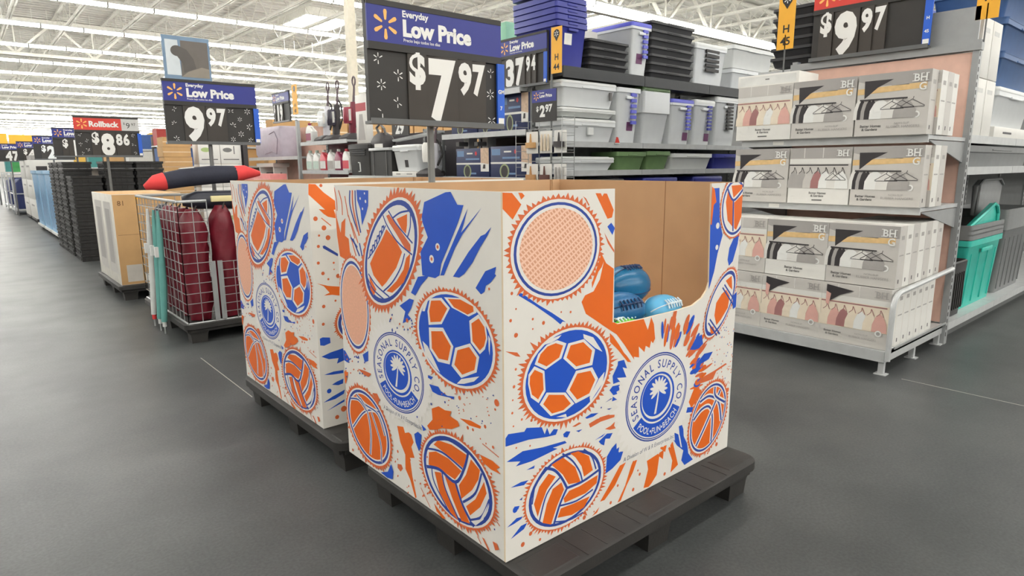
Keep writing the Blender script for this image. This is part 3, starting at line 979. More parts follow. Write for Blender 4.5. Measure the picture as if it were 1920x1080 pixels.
def ellipse(cx, cy, rx, ry, rot=0, n=40):
    c, s = math.cos(math.radians(rot)), math.sin(math.radians(rot))
    return [(cx+rx*math.cos(t)*c-ry*math.sin(t)*s, cy+rx*math.cos(t)*s+ry*math.sin(t)*c) for t in (2*math.pi*k/n for k in range(n))]
def burst(cx, cy, rx, ry, spike, n, seed, rot=0):
    rg = random.Random(seed); out = []
    c, s = math.cos(math.radians(rot)), math.sin(math.radians(rot))
    for k in range(2*n):
        t = math.pi*(k+rg.uniform(-.3, .3))/n
        f = 1.0 if k % 2 else 1+spike*rg.uniform(.25, 1.0)*(1.5 if rg.random() < .12 else 1)
        x, y = rx*f*math.cos(t), ry*f*math.sin(t)
        out.append((cx+x*c-y*s, cy+x*s+y*c))
    return out
def smooth_line(p, k=5):
    if len(p) < 3: return p
    q = [p[0]]+list(p)+[p[-1]]; out = []
    for i in range(1, len(q)-2):
        for j in range(k):
            t = j/k; a = []
            for d in (0, 1):
                p0, p1, p2, p3 = q[i-1][d], q[i][d], q[i+1][d], q[i+2][d]
                a.append(.5*(2*p1+(p2-p0)*t+(2*p0-5*p1+4*p2-p3)*t*t+(3*p1-p0-3*p2+p3)*t**3))
            out.append(tuple(a))
    return out+[p[-1]]
def stroke(p, w):
    p = smooth_line(p); l = []; r = []
    for i, a in enumerate(p):
        d0 = p[max(i-1, 0)]; d1 = p[min(i+1, len(p)-1)]
        dx, dy = d1[0]-d0[0], d1[1]-d0[1]; L = math.hypot(dx, dy) or 1
        l.append((a[0]-dy/L*w/2, a[1]+dx/L*w/2)); r.append((a[0]+dy/L*w/2, a[1]-dx/L*w/2))
    return l+r[::-1]
def clip_convex(poly, conv):
    out = poly
    for i in range(len(conv)):
        a, b = conv[i], conv[(i+1) % len(conv)]
        ins = lambda p: (b[0]-a[0])*(p[1]-a[1])-(b[1]-a[1])*(p[0]-a[0]) >= -1e-9
        res = []
        for j in range(len(out)):
            p, q = out[j-1], out[j]
            ip, iq = ins(p), ins(q)
            if ip != iq:
                d1 = (b[0]-a[0])*(p[1]-a[1])-(b[1]-a[1])*(p[0]-a[0]); d2 = (b[0]-a[0])*(q[1]-a[1])-(b[1]-a[1])*(q[0]-a[0])
                t = d1/(d1-d2); res.append((p[0]+(q[0]-p[0])*t, p[1]+(q[1]-p[1])*t))
            if iq: res.append(q)
        out = res
        if len(out) < 3: return []
    return out
def glyph_polys(s, bold=0.0, shear=0.0):
    vs, fs, w = text_geo(s, bold, shear)
    return [[vs[i] for i in f] for f in fs], w
def expand(art, sgn):
    """art primitives -> list of (colour, polygons); sgn = -1 where u runs leftwards on the board"""
    out = []
    for a in art:
        k = a[0]
        if k == 'P': out.append((a[1], [list(zip(a[2][0::2], a[2][1::2]))]))
        elif k == 'S': out.append((a[1], [stroke(list(zip(a[3][0::2], a[3][1::2])), a[2])]))
        elif k == 'E': out.append((a[1], [ellipse(*a[2:7], n=40 if a[4] > 20 else 10)]))
        elif k == 'B': out.append((a[1], [burst(*a[2:])]))
        elif k == 'RAYS':
            cx, cy, rx, ry, a0, a1, r0, r1, n, seed = a[1:]
            rg = random.Random(seed)
            for i in range(n):
                t = math.radians(a0+(a1-a0)*(i+rg.random()*.6)/n); r = rg.uniform(r0, r1)
                ex = cx+rx*r*math.cos(t); ey = cy+ry*r*math.sin(t)
                out.append((rg.choice('obrroo'), [ellipse(ex, ey, rg.uniform(14, 46), rg.uniform(5, 13), math.degrees(t)+rg.uniform(-8, 8), 12)]))
        elif k == 'T':
            txt, u0, v0, u1, v1, h = a[1:]
            gp, w = glyph_polys(txt, 0.0, 0.25); h = abs(h); L = math.hypot(u1-u0, v1-v0)
            dx, dy = (u1-u0)/L, (v1-v0)/L; kx = L/w
            if sgn < 0: u0, v0, dx, dy = u1, v1, -dx, -dy; u0, v0 = a[4], a[5]; u0, v0, dx, dy = (u0, v0, -dx, -dy)
            if sgn > 0: out.append(('g', [[(u0+x*kx*dx-y*h*dy, v0+x*kx*dy+y*h*dx) for x, y in g] for g in gp]))
            else:
                # reading direction runs towards smaller u
                e = max((a[2], a[3]), (a[4], a[5])); s_ = min((a[2], a[3]), (a[4], a[5]))
                dx, dy = (s_[0]-e[0])/L, (s_[1]-e[1])/L
                out.append(('g', [[(e[0]+x*kx*dx+y*h*dy, e[1]+x*kx*dy-y*h*dx) for x, y in g] for g in gp]))
        elif k == 'LOGO':
            cx, cy, rx, ry = a[1:]
            loc = lambda x, y: (cx+sgn*x*rx, cy+y*ry)
            def disc(r, x=0, y=0): return [loc(x+r*math.cos(t), y+r*math.sin(t)) for t in (2*math.pi*i/48 for i in range(48))]
            def arc(r0, r1, t0, t1):
                ts = [math.radians(t0+(t1-t0)*i/24) for i in range(25)]
                return [loc(r1*math.cos(t), r1*math.sin(t)) for t in ts]+[loc(r0*math.cos(t), r0*math.sin(t)) for t in reversed(ts)]
            for c, r in (('n', 1.0), ('w', .968), ('n', .952), ('w', .928)): out.append((c, [disc(r)]))
            out.append(('b', [arc(.60, .90, 214, 330)]))
            for c, r, x, y in (('b', .56, 0, 0), ('w', .505, -.005, .01), ('b', .46, -.03, .03)): out.append((c, [disc(r, x, y)]))
            palm = [[loc(*p) for p in ((-.10, -.38), (-.03, -.38), (.02, -.1), (.05, .14), (.01, .14), (-.03, -.1))]]
            for i in range(11):
                t = math.radians(-35+i*25); cx2, cy2 = .03+.15*math.cos(t), .17+.14*math.sin(t)
                palm.append([loc(cx2+.15*math.cos(p)*math.cos(t)-.04*math.sin(p)*math.sin(t), cy2+.15*math.cos(p)*math.sin(t)+.04*math.sin(p)*math.cos(t)) for p in (2*math.pi*j/10 for j in range(10))])
            for p in palm: out.append(('w', [p]))
            def ring_text(txt, t0, t1, r, h, col, inward):
                ws = [text_geo(ch, 0.012)[2] if ch != ' ' else .45 for ch in txt]; gap = .16
                tot = sum(ws)+gap*(len(txt)-1); pos = 0
                for ch, w in zip(txt, ws):
                    t = math.radians(t0+(t1-t0)*(pos+w/2)/tot); pos += w+gap
                    if ch == ' ': continue
                    gs, _ = glyph_polys(ch, 0.012)
                    kx = abs(math.radians(t1-t0))*r/tot
                    res = []
                    for g in gs:
                        q = []
                        for x, y in g:
                            x = (x-w/2)*kx; y = y*h
                            if inward: px = (r-y)*math.cos(t)-x*math.sin(t); py = (r-y)*math.sin(t)+x*math.cos(t)
                            else: px = (r+y)*math.cos(t)+x*math.sin(t); py = (r+y)*math.sin(t)-x*math.cos(t)
                            q.append(loc(px, py))
                        res.append(q)
                    out.append((col, res))
            ring_text('SEASONAL SUPPLY CO.', 208, -25, .66, .19, 'n', False)
            ring_text('POOL\u2022FUN\u2022BEACH', 221, 323, .84, .15, 'w', True)
    return out
def art_mesh(name, art, sgn, pieces, place):
    """pieces: convex outlines of the board; place(u, v, off) -> local point"""
    shapes = expand(art, sgn); placed = []; mb = MB()
    for col, polys in shapes:
        cl = []
        for p in polys:
            for c in pieces:
                if len(pieces) == 1 and all(c[0][0] <= x <= c[2][0] and c[0][1] <= y <= c[2][1] for x, y in p): cl.append(p); continue
                r = clip_convex(p, c)
                if r: cl.append(r)
        if not cl: continue
        boxes = []; lay = 1
        for p in cl:
            xs = [x for x, y in p]; ys = [y for x, y in p]; boxes.append((min(xs), max(xs), min(ys), max(ys)))
        for bb in boxes:
            for b2, l2 in placed:
                if l2 >= lay and bb[0] < b2[1] and bb[1] > b2[0] and bb[2] < b2[3] and bb[3] > b2[2]: lay = l2+1
        placed.extend((bb, lay) for bb in boxes)
        for p in cl:
            a = sum(p[i-1][0]*p[i][1]-p[i][0]*p[i-1][1] for i in range(len(p)))
            if (a < 0) == (sgn > 0): p = p[::-1]
            mb.add([place(u/1000, v/1000, 0.0002+lay*0.00004) for u, v in p], [tuple(range(len(p)))], PKEY.index(col))
    return mb.mesh(name, [PRINT[k] for k in PKEY], smooth=False)

BW, BD, BH = 1.2, 0.999, 1.083
TH = 0.007
# ------------------------------------------------------------------ plastic pallets
def make_pallet(name, label, loc, lx=1.22, ly=1.02):
    t = thing(name, label, 'pallet', loc)
    d = MB()
    def rr(x0, x1, y0, y1, r, z):
        pts = []
        for cx, cy, a in ((x1-r, y1-r, 0), (x0+r, y1-r, 90), (x0+r, y0+r, 180), (x1-r, y0+r, 270)):
            for k in range(5):
                an = math.radians(a+k*22.5); pts.append((cx+r*math.cos(an), cy+r*math.sin(an), z))
        return pts
    d.loft([rr(0.012, lx-.012, .012, ly-.012, .05, .105), rr(0, lx, 0, ly, .06, .112), rr(0, lx, 0, ly, .06, .146), rr(.006, lx-.006, .006, ly-.006, .055, .15)])
    dk = d.build('deck', PALLET, t)
    # moulded pads and ribs on the deck's rim
    p = MB()
    for cx in (.11, lx/2, lx-.11):
        for cy in (.07, ly-.07):
            p.loft([[(cx+sx*w, cy+sy*h, z) for sx, sy in ((-1,-1),(1,-1),(1,1),(-1,1))] for w, h, z in ((.085,.05,.15),(.08,.045,.1525))])
    for k in range(10):
        x = .22+k*.085
        if abs(x-lx/2) > .1: p.box(x, x+.004, .01, .12, .15, .1512)
    o = p.build('deck_pads', PALLET, dk, smooth=False); o['kind'] = 'stuff'
    s = MB()
    for y in (.0, ly-.12):
        s.box(.04, lx-.04, y+.02, y+.1, .085, .106)
    for x in (.02, lx/2-.05, lx-.12): s.box(x, x+.1, .04, ly-.04, .085, .106)
    s.build('stringer', PALLET, t, smooth=False)
    fm = MB().loft([[(sx*w, sy*h, z) for sx, sy in ((-1,-1),(1,-1),(1,1),(-1,1))] for w, h, z in ((.055,.05,0),(.06,.055,.06),(.075,.065,.107))]).mesh('foot', PALLET, smooth=False)
    for x in (.1, lx/2, lx-.1):
        for y in (.09, ly/2, ly-.09):
            o = obj('foot', fm, t); o.location = (x, y, 0)
    return t
# ------------------------------------------------------------------ printed cardboard bins
def make_bin(name, label, loc, cut, front_art, side_mesh=None):
    t = thing(name, label, 'display bin', loc)
    H = BH
    WHT, KR, ED = 0, 1, 2
    mats = [WHITE, KRAFT, KRAFT_EDGE]
    if cut:
        u0, u1 = .452, .990
        crv = [(.462,.654),(.480,.645),(.616,.640),(.690,.641),(.799,.640),(.900,.644),(.960,.664),(.990,.690),(1.003,.718)]
        out = [(0,0),(BW,0),(BW,H),(.985,H)]+crv[::-1]+[(u0,H-.004),(0,H)]
        fm = MB(); n = len(out)
        fm.add([(x, 0, z) for x, z in out], [tuple(range(n))], WHT)
        fm.add([(x, TH, z) for x, z in out], [tuple(reversed(range(n)))], KR)
        for i in range(n):
            a, b = out[i], out[(i+1) % n]
            fm.add([(a[0],0,a[1]),(b[0],0,b[1]),(b[0],TH,b[1]),(a[0],TH,a[1])], [(1,0,3,2)], ED)
        fp = fm.build('front_panel', mats, t, smooth=False)
        pieces = [[(0,0),(455,0),(455,1079),(0,1083)], [(990,0),(1200,0),(1200,1083),(985,1083)]]
        c2 = [(.455,.655)]+crv[:]
        for a, b in zip(c2[:-2], c2[1:-1]): pieces.append([(a[0]*1000,0),(b[0]*1000,0),(b[0]*1000,b[1]*1000-1),(a[0]*1000,a[1]*1000-1)])
    else:
        fp = MB().box(0, BW, 0, TH, 0, H, mis=[ED,ED,WHT,WHT,KR,WHT]).build('front_panel', mats, t, smooth=False)
        pieces = [[(0,0),(1200,0),(1200,1083),(0,1083)]]
    obj('printed_artwork', art_mesh('printed_artwork', front_art, 1, pieces, lambda u, v, o: (u, -o, v)), fp)
    sp = MB().box(0, TH, TH, BD, 0, H, mis=[ED,ED,WHT,KR,WHT,WHT]).build('side_panel', mats, t, smooth=False)
    if side_mesh is None:
        side_mesh = art_mesh('printed_artwork', ART_SIDE, -1, [[(0,0),(999,0),(999,1083),(0,1083)]], lambda u, v, o: (-o, u, v))
    obj('printed_artwork', side_mesh, sp)
    MB().box(TH, BW, BD-TH, BD, 0, H, mis=[ED,ED,KR,WHT,WHT,WHT]).build('back_panel', mats, t, smooth=False)
    ep = MB().box(BW-TH, BW, TH, BD-TH, 0, H, mis=[ED,ED,WHT,WHT,WHT,KR]).build('end_panel', mats, t, smooth=False)
    # glue flap folded round the inner corner, and the pressed crease lines
    fl = MB().box(BW-TH-.05, BW-TH-.0005, BD-TH-.006, BD-TH-.0005, .02, H-.002).build('glue_flap', KRAFT, ep, smooth=False)
    for b in ((BW-TH-.062, BW-TH-.058, BD-TH-.0012, BD-TH, .0, H), (BW-TH-.001, BW-TH, .35, .353, 0, H)): MB().box(*b).build('crease', mat('crease_shadow_brown', (150, 110, 74), .9), ep, smooth=False)
    MB().box(TH, BW-TH, TH, BD-TH, .001, .012).build('base_pad', KRAFT, t, smooth=False)
    MB().box(TH+.002, BW-TH-.002, TH+.002, BD-TH-.002, .545, .555).build('false_floor', KRAFT, t, smooth=False)
    return t, side_mesh

make_pallet('pallet', 'black plastic pallet under the front sports-print bin', (1.085, 1.168, 0))
make_pallet('pallet', 'black plastic pallet under the rear sports-print bin', (1.085, 2.40, 0), 1.22, 1.2)
bin1, side_me = make_bin('cardboard_bin', 'large white cardboard bin with orange and blue sports balls print, its front cut low', (1.090, 1.309, .153), True, ART_FRONT)
bin2, _ = make_bin('cardboard_bin', 'sports-print cardboard bin with an uncut front, standing behind the nearest one', (1.110, 2.597, .153), False, ART_REAR_STRIP, side_me)

# ------------------------------------------------------------------ balls in the front bin
def football(name, label, loc, rot, mats, L=.15, r=.085, stripes=True):
    t = thing(name, label, 'ball', loc)
    t.rotation_euler = rot
    rings = []
    for i in range(17):
        a = math.pi*i/16; x = -math.cos(a)*L; rr = r*max(math.sin(a), .02)**.85
        rings.append([(x, rr*math.cos(2*math.pi*k/20), rr*math.sin(2*math.pi*k/20)) for k in range(20)])
    b = MB().loft(rings).build('skin', mats[0], t, angle=60)
    s = MB()
    for k in range(4):
        an = k*math.pi/2
        s.tube([(-math.cos(math.pi*i/16)*L, (r*max(math.sin(math.pi*i/16), .02)**.85)*math.cos(an)*1.0, (r*max(math.sin(math.pi*i/16), .02)**.85)*math.sin(an)*1.0) for i in range(1, 16)], .0022, 5)
    s.build('seam', mats[2], t)
    lc = MB()
    lc.tube([(-.05, 0, r+.002), (.05, 0, r+.002)], .004, 6)
    for i in range(6): lc.tube([(-.045+i*.018, -.018, r-.002), (-.045+i*.018, 0, r+.004), (-.045+i*.018, .018, r-.002)], .003, 5)
    lc.build('laces', mats[1], t)
    if stripes:
        st = MB()
        for s_ in (-1, 1):
            st.loft([[(s_*(L*.62+d*.012), (r*.74-d*.004)*1.012*math.cos(2*math.pi*k/20), (r*.74-d*.004)*1.012*math.sin(2*math.pi*k/20)) for k in range(20)] for d in (-1, 1)], cap=False)
        st.build('stripe', mats[1], t)
    return t
B_BLUE = mat('ball_blue', (16, 104, 150), .25, vary=.06); B_LIGHT = mat('ball_pale', (226, 238, 244), .35); B_DARK = mat('ball_seam_navy', (16, 50, 92), .5)
B_LIME = mat('ball_lime', (120, 224, 60), .35); B_SKY = mat('ball_sky', (92, 178, 222), .35)
football('football', 'glossy blue football, the highest one lying in the front bin', (1.84, 1.50, .865), Euler((.3, .05, .1)), (B_BLUE, B_DARK, B_DARK), .12, .075, False)
football('football', 'darker blue football half hidden behind the white panel edge', (1.70, 1.415, .80), Euler((1.0, 0, -.05)), (mat('ball_deep_blue', (20, 98, 150), .3), B_DARK, B_DARK), .115, .07, False)
football('football', 'sky blue and white football at the lip of the front bin', (1.93, 1.40, .77), Euler((.9, .05, .1)), (B_SKY, B_LIGHT, B_LIGHT), .10, .062, True)
football('football', 'lime green football wedged low at the cutout corner', (1.66, 1.365, .755), Euler((.2, .0, .1)), (B_LIME, B_LIGHT, B_DARK), .09, .042, False)
# ------------------------------------------------------------------ price signs
def spark(mb, cx, cz, r, y, mi=0, skip=(), n=6, fat=.3):
    for k in range(n):
        if k in skip: continue
        t = math.radians(90+k*360/n); px, pz = cx+.66*r*math.cos(t), cz+.66*r*math.sin(t)
        c, s = math.cos(t), math.sin(t)
        pts = [(-.36,-.1),(-.3,-.17),(.2,-.3),(.34,-.2),(.36,0),(.34,.2),(.2,.3),(-.3,.17),(-.36,.1)]
        mb.flat([(px+a*r*c-b*fat*1.6*r*s, pz+a*r*s+b*fat*1.6*r*c) for a, b in pts], y, mi)
def price_sign(name, label, loc, rz=0, head='low', digits=('$', '7', '97'), base=None, poster=False, was=None, tab=('GM', '7'), detail=True, big_x=.28, group=None, scale=1.0):
    """board 0.70 x 0.48 m facing -y; loc is its lower left front corner; base = height of the board above what its pole stands on"""
    t = thing(name, label, 'price sign', loc, rz, group)
    W, H, HZ = .70, .48, .315
    t.scale = (scale,)*3
    bd = MB().box(0, W, .004, .03, 0, H); bd.build('board', SIGN_BLACK, t, smooth=False)
    tray = MB().box(-.006, W+.006, -.018, .036, -.012, 0); tray.box(-.006, W+.006, -.018, -.014, 0, .012); tray.build('tray', STEEL_D, t, smooth=False)
    hd = MB().box(.0, W if was is None else W*.72, -.004, .004, HZ, H-.022).build('header', SIGN_RED if head == 'roll' else SIGN_BLUE, t, smooth=False)
    MB().box(0, W, -.006, .012, H-.022, H).build('top_rail', SIGN_BLACK, t, smooth=False)
    MB().box(0, W, -.008, .004, HZ-.03, HZ).build('mid_rail', SIGN_BLACK, t, smooth=False)
    sp = MB(); spark(sp, .085, HZ+.072, .058, -.0046); sp.build('spark_emblem', SPARK_Y, hd, smooth=False)
    tx = MB()
    if head == 'roll': tx.text('Rollback', .155, HZ+.042, .066, -.0046, bold=.04)
    else:
        tx.text('Everyday', .165, HZ+.112, .026, -.0046, bold=.03)
        tx.text('Low Price', .165, HZ+.038, .064, -.0046, bold=.05)
        tx.text('Precio bajo todos los días', .168, HZ+.014, .013, -.0046, bold=.01)
    tx.build('header_lettering', SIGN_WHITE, hd, smooth=False)
    if was:
        wb = MB().box(W*.72, W, -.004, .004, HZ, H-.022).build('old_price_card', mat('card_pale_grey', (206, 206, 204), .5), t, smooth=False)
        w = MB(); w.text('$', W*.75, HZ+.075, .028, -.0046); w.text(was[0], W*.79, HZ+.03, .07, -.0046); w.text(was[1], W*.875, HZ+.062, .036, -.0046); w.build('old_price_lettering', INK, wb, smooth=False)
    # digit cards, each a little fanned forward
    x = big_x
    cards = []
    if digits[0]: cards.append((x-.095, x-.005, digits[0], .125, .145))
    nb = len(digits[1])
    for k, ch in enumerate(digits[1]): cards.append((x+k*.15, x+(k+1)*.15+.01, ch, .245, .028))
    xs = x+nb*.15+.015
    for k, ch in enumerate(digits[2]): cards.append((xs+k*.078, xs+(k+1)*.078, ch, .13, .142))
    for k, (a, b, ch, h, z) in enumerate(cards):
        c = MB(); c.add([(a, -.003, .004), (b, -.012, .004), (b, -.012, HZ-.03), (a, -.003, HZ-.03), (a, .003, .004), (b, .003, .004), (b, .003, HZ-.03), (a, .003, HZ-.03)],
                        [(0,1,2,3),(1,5,6,2),(4,0,3,7),(3,2,6,7),(0,4,5,1)])
        cd = c.build('digit_card', SIGN_CARD, t, smooth=False)
        g = MB(); vs, fs, w = text_geo(ch, .055 if h > .2 else .045); sx = min(1.0, (b-a)*.86/(w*h))
        gx = (a+b)/2-w*h*sx/2
        zoff = .02 if ch == '$' else 0
        g.add([(gx+p[0]*h*sx, -.0035-.009*((gx+p[0]*h*sx)-a)/(b-a)-.0006, z+zoff+p[1]*h) for p in vs], fs)
        g.build('digit', SIGN_WHITE, cd, smooth=False)
    if detail:
        sp = MB(); rg = random.Random(len(label)); x_end = cards[-1][1]; x_beg = cards[0][0]
        spots = []
        for (a, b) in ((.015, x_beg-.01), (x_end+.01, W-.035)):
            nx = max(1, int((b-a)/.055))
            for i in range(nx):
                for j in range(5):
                    if (i+j) % 2 == 0: spots.append((a+(i+.5)*(b-a)/nx+rg.uniform(-.008, .008), .03+j*.055+rg.uniform(-.01, .01)))
        for (cx, cz) in spots:
            spark(sp, cx, cz, rg.uniform(.018, .026), .0034, skip=[k for k in range(6) if rg.random() < .2], fat=.22)
        if spots: sp.build('spark_pattern', SIGN_WHITE, t, smooth=False)['kind'] = 'stuff'
    if tab:
        tb = MB().box(W-.03, W+.012, -.014, -.004, .004, HZ-.03).build('side_tab', SIGN_TAB, t, smooth=False)
        lt = MB(); tab[0] and lt.text(tab[0], W-.009, .15, .018, -.0146, align='C', bold=.03); tab[1] and lt.text(tab[1], W-.009, .075, .018, -.0146, align='C', bold=.03); lt.flat([(W-.026, .01), (W+.008, .01), (W+.008, .038), (W-.026, .038)], -.0146)
        lt.build('tab_lettering', SIGN_WHITE, tb, smooth=False)
    if poster:
        pb = MB().box(.03, .37, .008, .02, H, H+.32, mis=[0]*6).build('poster', mat('poster_slate_blue', (120, 146, 172), .5), t, smooth=False)
        a = MB(); a.flat([(.05, H+.03), (.15, H+.03), (.14, H+.29), (.05, H+.29)], .0074, 0)
        a.flat([(.15, H+.02), (.355, H+.02), (.355, H+.29), (.16, H+.29)], .0074, 1)
        a.flat(ellipse(.13, H+.21, .045, .04, 0, 20), .0066, 2)
        a.flat([(.14, H+.25), (.20, H+.225), (.245, H+.16), (.26, H+.09), (.17, H+.05), (.165, H+.12), (.13, H+.17)], .0070, 2)
        a.flat([(.15, H+.02), (.355, H+.02), (.355, H+.09), (.30, H+.10), (.2, H+.06)], .0064, 3)
        a.build('poster_picture', [mat('poster_pale', (214, 222, 226), .5), mat('poster_brown_grey', (112, 106, 100), .6), mat('sofa_dark_grey', (98, 94, 90), .7), mat('poster_beige', (150, 142, 130), .7)], pb, smooth=False)
    if base:
        p = MB(); p.tube([(W*.46, .045, -base+.004), (W*.46, .045, .1)], .016, 8)
        p.build('pole', mat('pole_grey', (124, 124, 122), .45, metal=.1), t)
        MB().lathe([(.001, 0), (.06, 0), (.06, .006), (.02, .012), (.001, .012)], (W*.46, .045, -base), 20).build('base_plate', STEEL_D, t)
        b = MB(); b.beam((W*.46-.06, .038, .02), (W*.46+.06, .038, .02), .014, .03); b.build('clamp', STEEL, t, smooth=False)
    return t

price_sign('price_sign', 'tall pole price sign reading $7.97 between the two sports-print bins', (1.335, 2.45, 1.49), 0, 'low', ('$', '7', '97'), base=1.49-.1525)
price_sign('price_sign', 'pole price sign reading 9.97 with a sofa picture above it, in the wire cage', (1.29, 5.60, 1.50), 0, 'low', ('', '9', '97'), base=1.50-.1525, poster=True, big_x=.13, tab=('', ''))
price_sign('price_sign', 'red Rollback pole sign reading $8.86 by the black crates', (1.17, 9.50, 1.455), 0, 'roll', ('$', '8', '86'), base=1.455, was=('9', '97'), big_x=.26, tab=('', ''))
price_sign('price_sign', 'pole sign reading $1, partly covered by the red Rollback sign', (1.33, 13.4, 1.51), 0, 'low', ('$', '1', ''), base=1.51, big_x=.22, tab=None, detail=False)
price_sign('price_sign', 'pole sign reading $2 above the pale blue hampers', (1.31, 16.67, 1.50), 0, 'low', ('$', '2', ''), base=1.50, big_x=.22, tab=None, detail=False)
price_sign('price_sign', 'small distant pole sign left of the $2 sign', (1.29, 20.84, 1.52), 0, 'low', ('$', '4', ''), base=1.52, big_x=.22, tab=None, detail=False)
price_sign('price_sign', 'farthest pole sign above the white appliance cartons', (0.93, 22.9, 1.52), 0, 'low', ('', '47', ''), base=1.52, big_x=.22, tab=None, detail=False)
price_sign('price_sign', 'endcap price sign reading 37.94 over the boxed vacuums', (4.365, 5.268, 2.074), -90, 'low', ('', '37', '94'), big_x=.09, tab=('', ''), detail=False, scale=.99)
price_sign('price_sign', 'red topped endcap price sign reading $9.97 above the hanger boxes', (5.31, 2.515, 2.115), -90, 'roll', ('$', '9', '97'), big_x=.14, tab=('H', '45'), detail=False, scale=1.178)

def small_sign(name, label, loc, rz, w, h, text_fn, mats, cat='sign', rod=None):
    t = thing(name, label, cat, loc, rz)
    c = MB().box(0, w, 0, .004, 0, h).build('card', mats[0], t, smooth=False)
    for k, (nm, fn, m) in enumerate(text_fn):
        mb = MB(); fn(mb); mb.build(nm, m, c, smooth=False)
    if rod:
        MB().beam((w/2, .004, rod[0]), (w/2, .004, rod[1]), .008, .008).build('rod', STEEL_D, t, smooth=False)
    return t
small_sign('price_card', 'small blue and black hanging price card reading $2.97', (4.275, 4.68, 1.71), -90, .335, .29, [
    ('header', lambda mb: mb.flat([(0, .18), (.33, .18), (.33, .29), (0, .29)], -.0008), SIGN_BLUE),
    ('spark_emblem', lambda mb: spark(mb, .06, .235, .038, -.0016), SPARK_Y),
    ('lettering', lambda mb: (mb.text('Everyday', .105, .258, .013, -.0016, bold=.03), mb.text('Low Price', .105, .222, .03, -.0016, bold=.045), mb.text('$', .06, .1, .045, -.0016, bold=.04), mb.text('2', .11, .05, .1, -.0016, bold=.05), mb.text('97', .185, .09, .065, -.0016, bold=.045)), SIGN_WHITE)],
    (SIGN_BLACK,), 'price card')
def aisle_tag(label, loc, rz, txt, w=.135, h=.40, rod=None):
    def art(mb): mb.text('H', w/2, .115, .055, -.0008, align='C', bold=.02); txt and mb.text(txt, w/2, .03, .055, -.0008, align='C', bold=.02)
    def pin(mb):
        mb.flat(ellipse(w/2, h-.06, .038, .038, 0, 20), -.0008); mb.flat([(w/2-.03, h-.08), (w/2, h-.125), (w/2+.03, h-.08)], -.0012)
    return small_sign('aisle_tag', label, loc, rz, w, h, [('lettering', art, INK), ('pin_mark', pin, INK), ('spark_emblem', lambda mb: spark(mb, w/2, h-.06, .026, -.0018), SIGN_WHITE)], (TAG_Y,), 'aisle sign', rod=rod)
aisle_tag('yellow aisle tag reading H 44 beside the navy totes', (4.275, 4.42, 2.13), -90, '44')
aisle_tag('yellow aisle tag reading H 45 beside the hanger endcap', (4.70, 2.485, 2.124), -90, '45', .124, .40, rod=(-.172, .1))
aisle_tag('yellow aisle tag cut by the top right picture edge, reading H', (5.37, 1.44, 2.25), -90, '', .13, .46, rod=(-.148, .1))
aisle_tag('small yellow aisle tag reading H 40 behind the peach shelf panel', (4.29, 10.43, 2.14), -90, '40', .2, .46, rod=(-.079, .1))
# ------------------------------------------------------------------ store shelving
def shelf_mesh(w, d, lip=.035, thick=.03):
    m = MB(); m.box(0, w, 0, d, -thick, 0); m.box(0, w, -.012, 0, -lip-.01, .006); return m
def gondola(name, label, loc, rz, w, d, zs, top, back_mat, shelf_mat=LT_STEEL, thick=None, bay=1.22, posts=True, kick=True):
    """shelving facing -y; loc = front left foot; shelves of depth d over the base deck"""
    t = thing(name, label, 'shelving', loc, rz)
    nb = max(1, round(w/bay)); bw = w/nb
    if posts:
        for k in range(nb+1):
            p = MB(); x = k*bw; p.box(x-.02, x+.02, d, d+.05, 0, top)
            s = MB()
            for j in range(int(top/.05)): s.box(x-.006, x+.006, d-.001, d, .03+j*.05, .055+j*.05)
            po = p.build('upright', STEEL, t, smooth=False); so = s.build('slots', INK, po, smooth=False); so['kind'] = 'stuff'
    for k in range(nb):
        MB().box(k*bw+.02, (k+1)*bw-.02, d+.012, d+.03, .1, top-.04).build('back_panel', back_mat, t, smooth=False)
        for zi, z in enumerate(zs):
            z, dd, off = z if isinstance(z, tuple) else (z, d, 0)
            th = (thick or {}).get(zi, .03)
            s = shelf_mesh(bw-.006, dd, th+.01, th); o = s.build('shelf', (thick or {}).get('m%d' % zi, shelf_mat), t, smooth=False); o.location = (k*bw+.003, d-dd, z)
    if kick: MB().box(0, w, .05, .07, 0, .1).build('kick_plate', STEEL_D, t, smooth=False)
    return t

# ---- hanger endcap (faces -x): base deck front at x 4.25, upper shelves at 4.6
HE = thing('endcap_shelf', 'grey steel endcap shelf holding stacks of boxed hangers', 'shelving', (4.25, 2.65, 0), -90)
def he(name, mb, m, parent=None, **k): return mb.build(name, m, parent or HE, **k)
for x in (0.0, 1.25):
    p = MB(); p.box(x-.02, x+.02, 1.08, 1.14, 0, 2.12)
    u = he('upright', p, STEEL, smooth=False)
    s = MB()
    for j in range(40): s.box(x-.024 if x == 0 else x+.02, x-.02 if x == 0 else x+.0215, 1.092, 1.104, .06+j*.05, .09+j*.05)
    so = he('slots', s, INK, u, smooth=False); so['kind'] = 'stuff'
he('back_panel', MB().box(.02, 1.23, 1.09, 1.11, .16, 2.04), PEACH, smooth=False)
he('top_rail', MB().box(-.03, 1.28, 1.07, 1.13, 2.05, 2.10), STEEL, smooth=False)
he('header_panel', MB().box(.3, 1.24, 1.12, 1.14, 2.10, 2.34), STEEL, smooth=False)
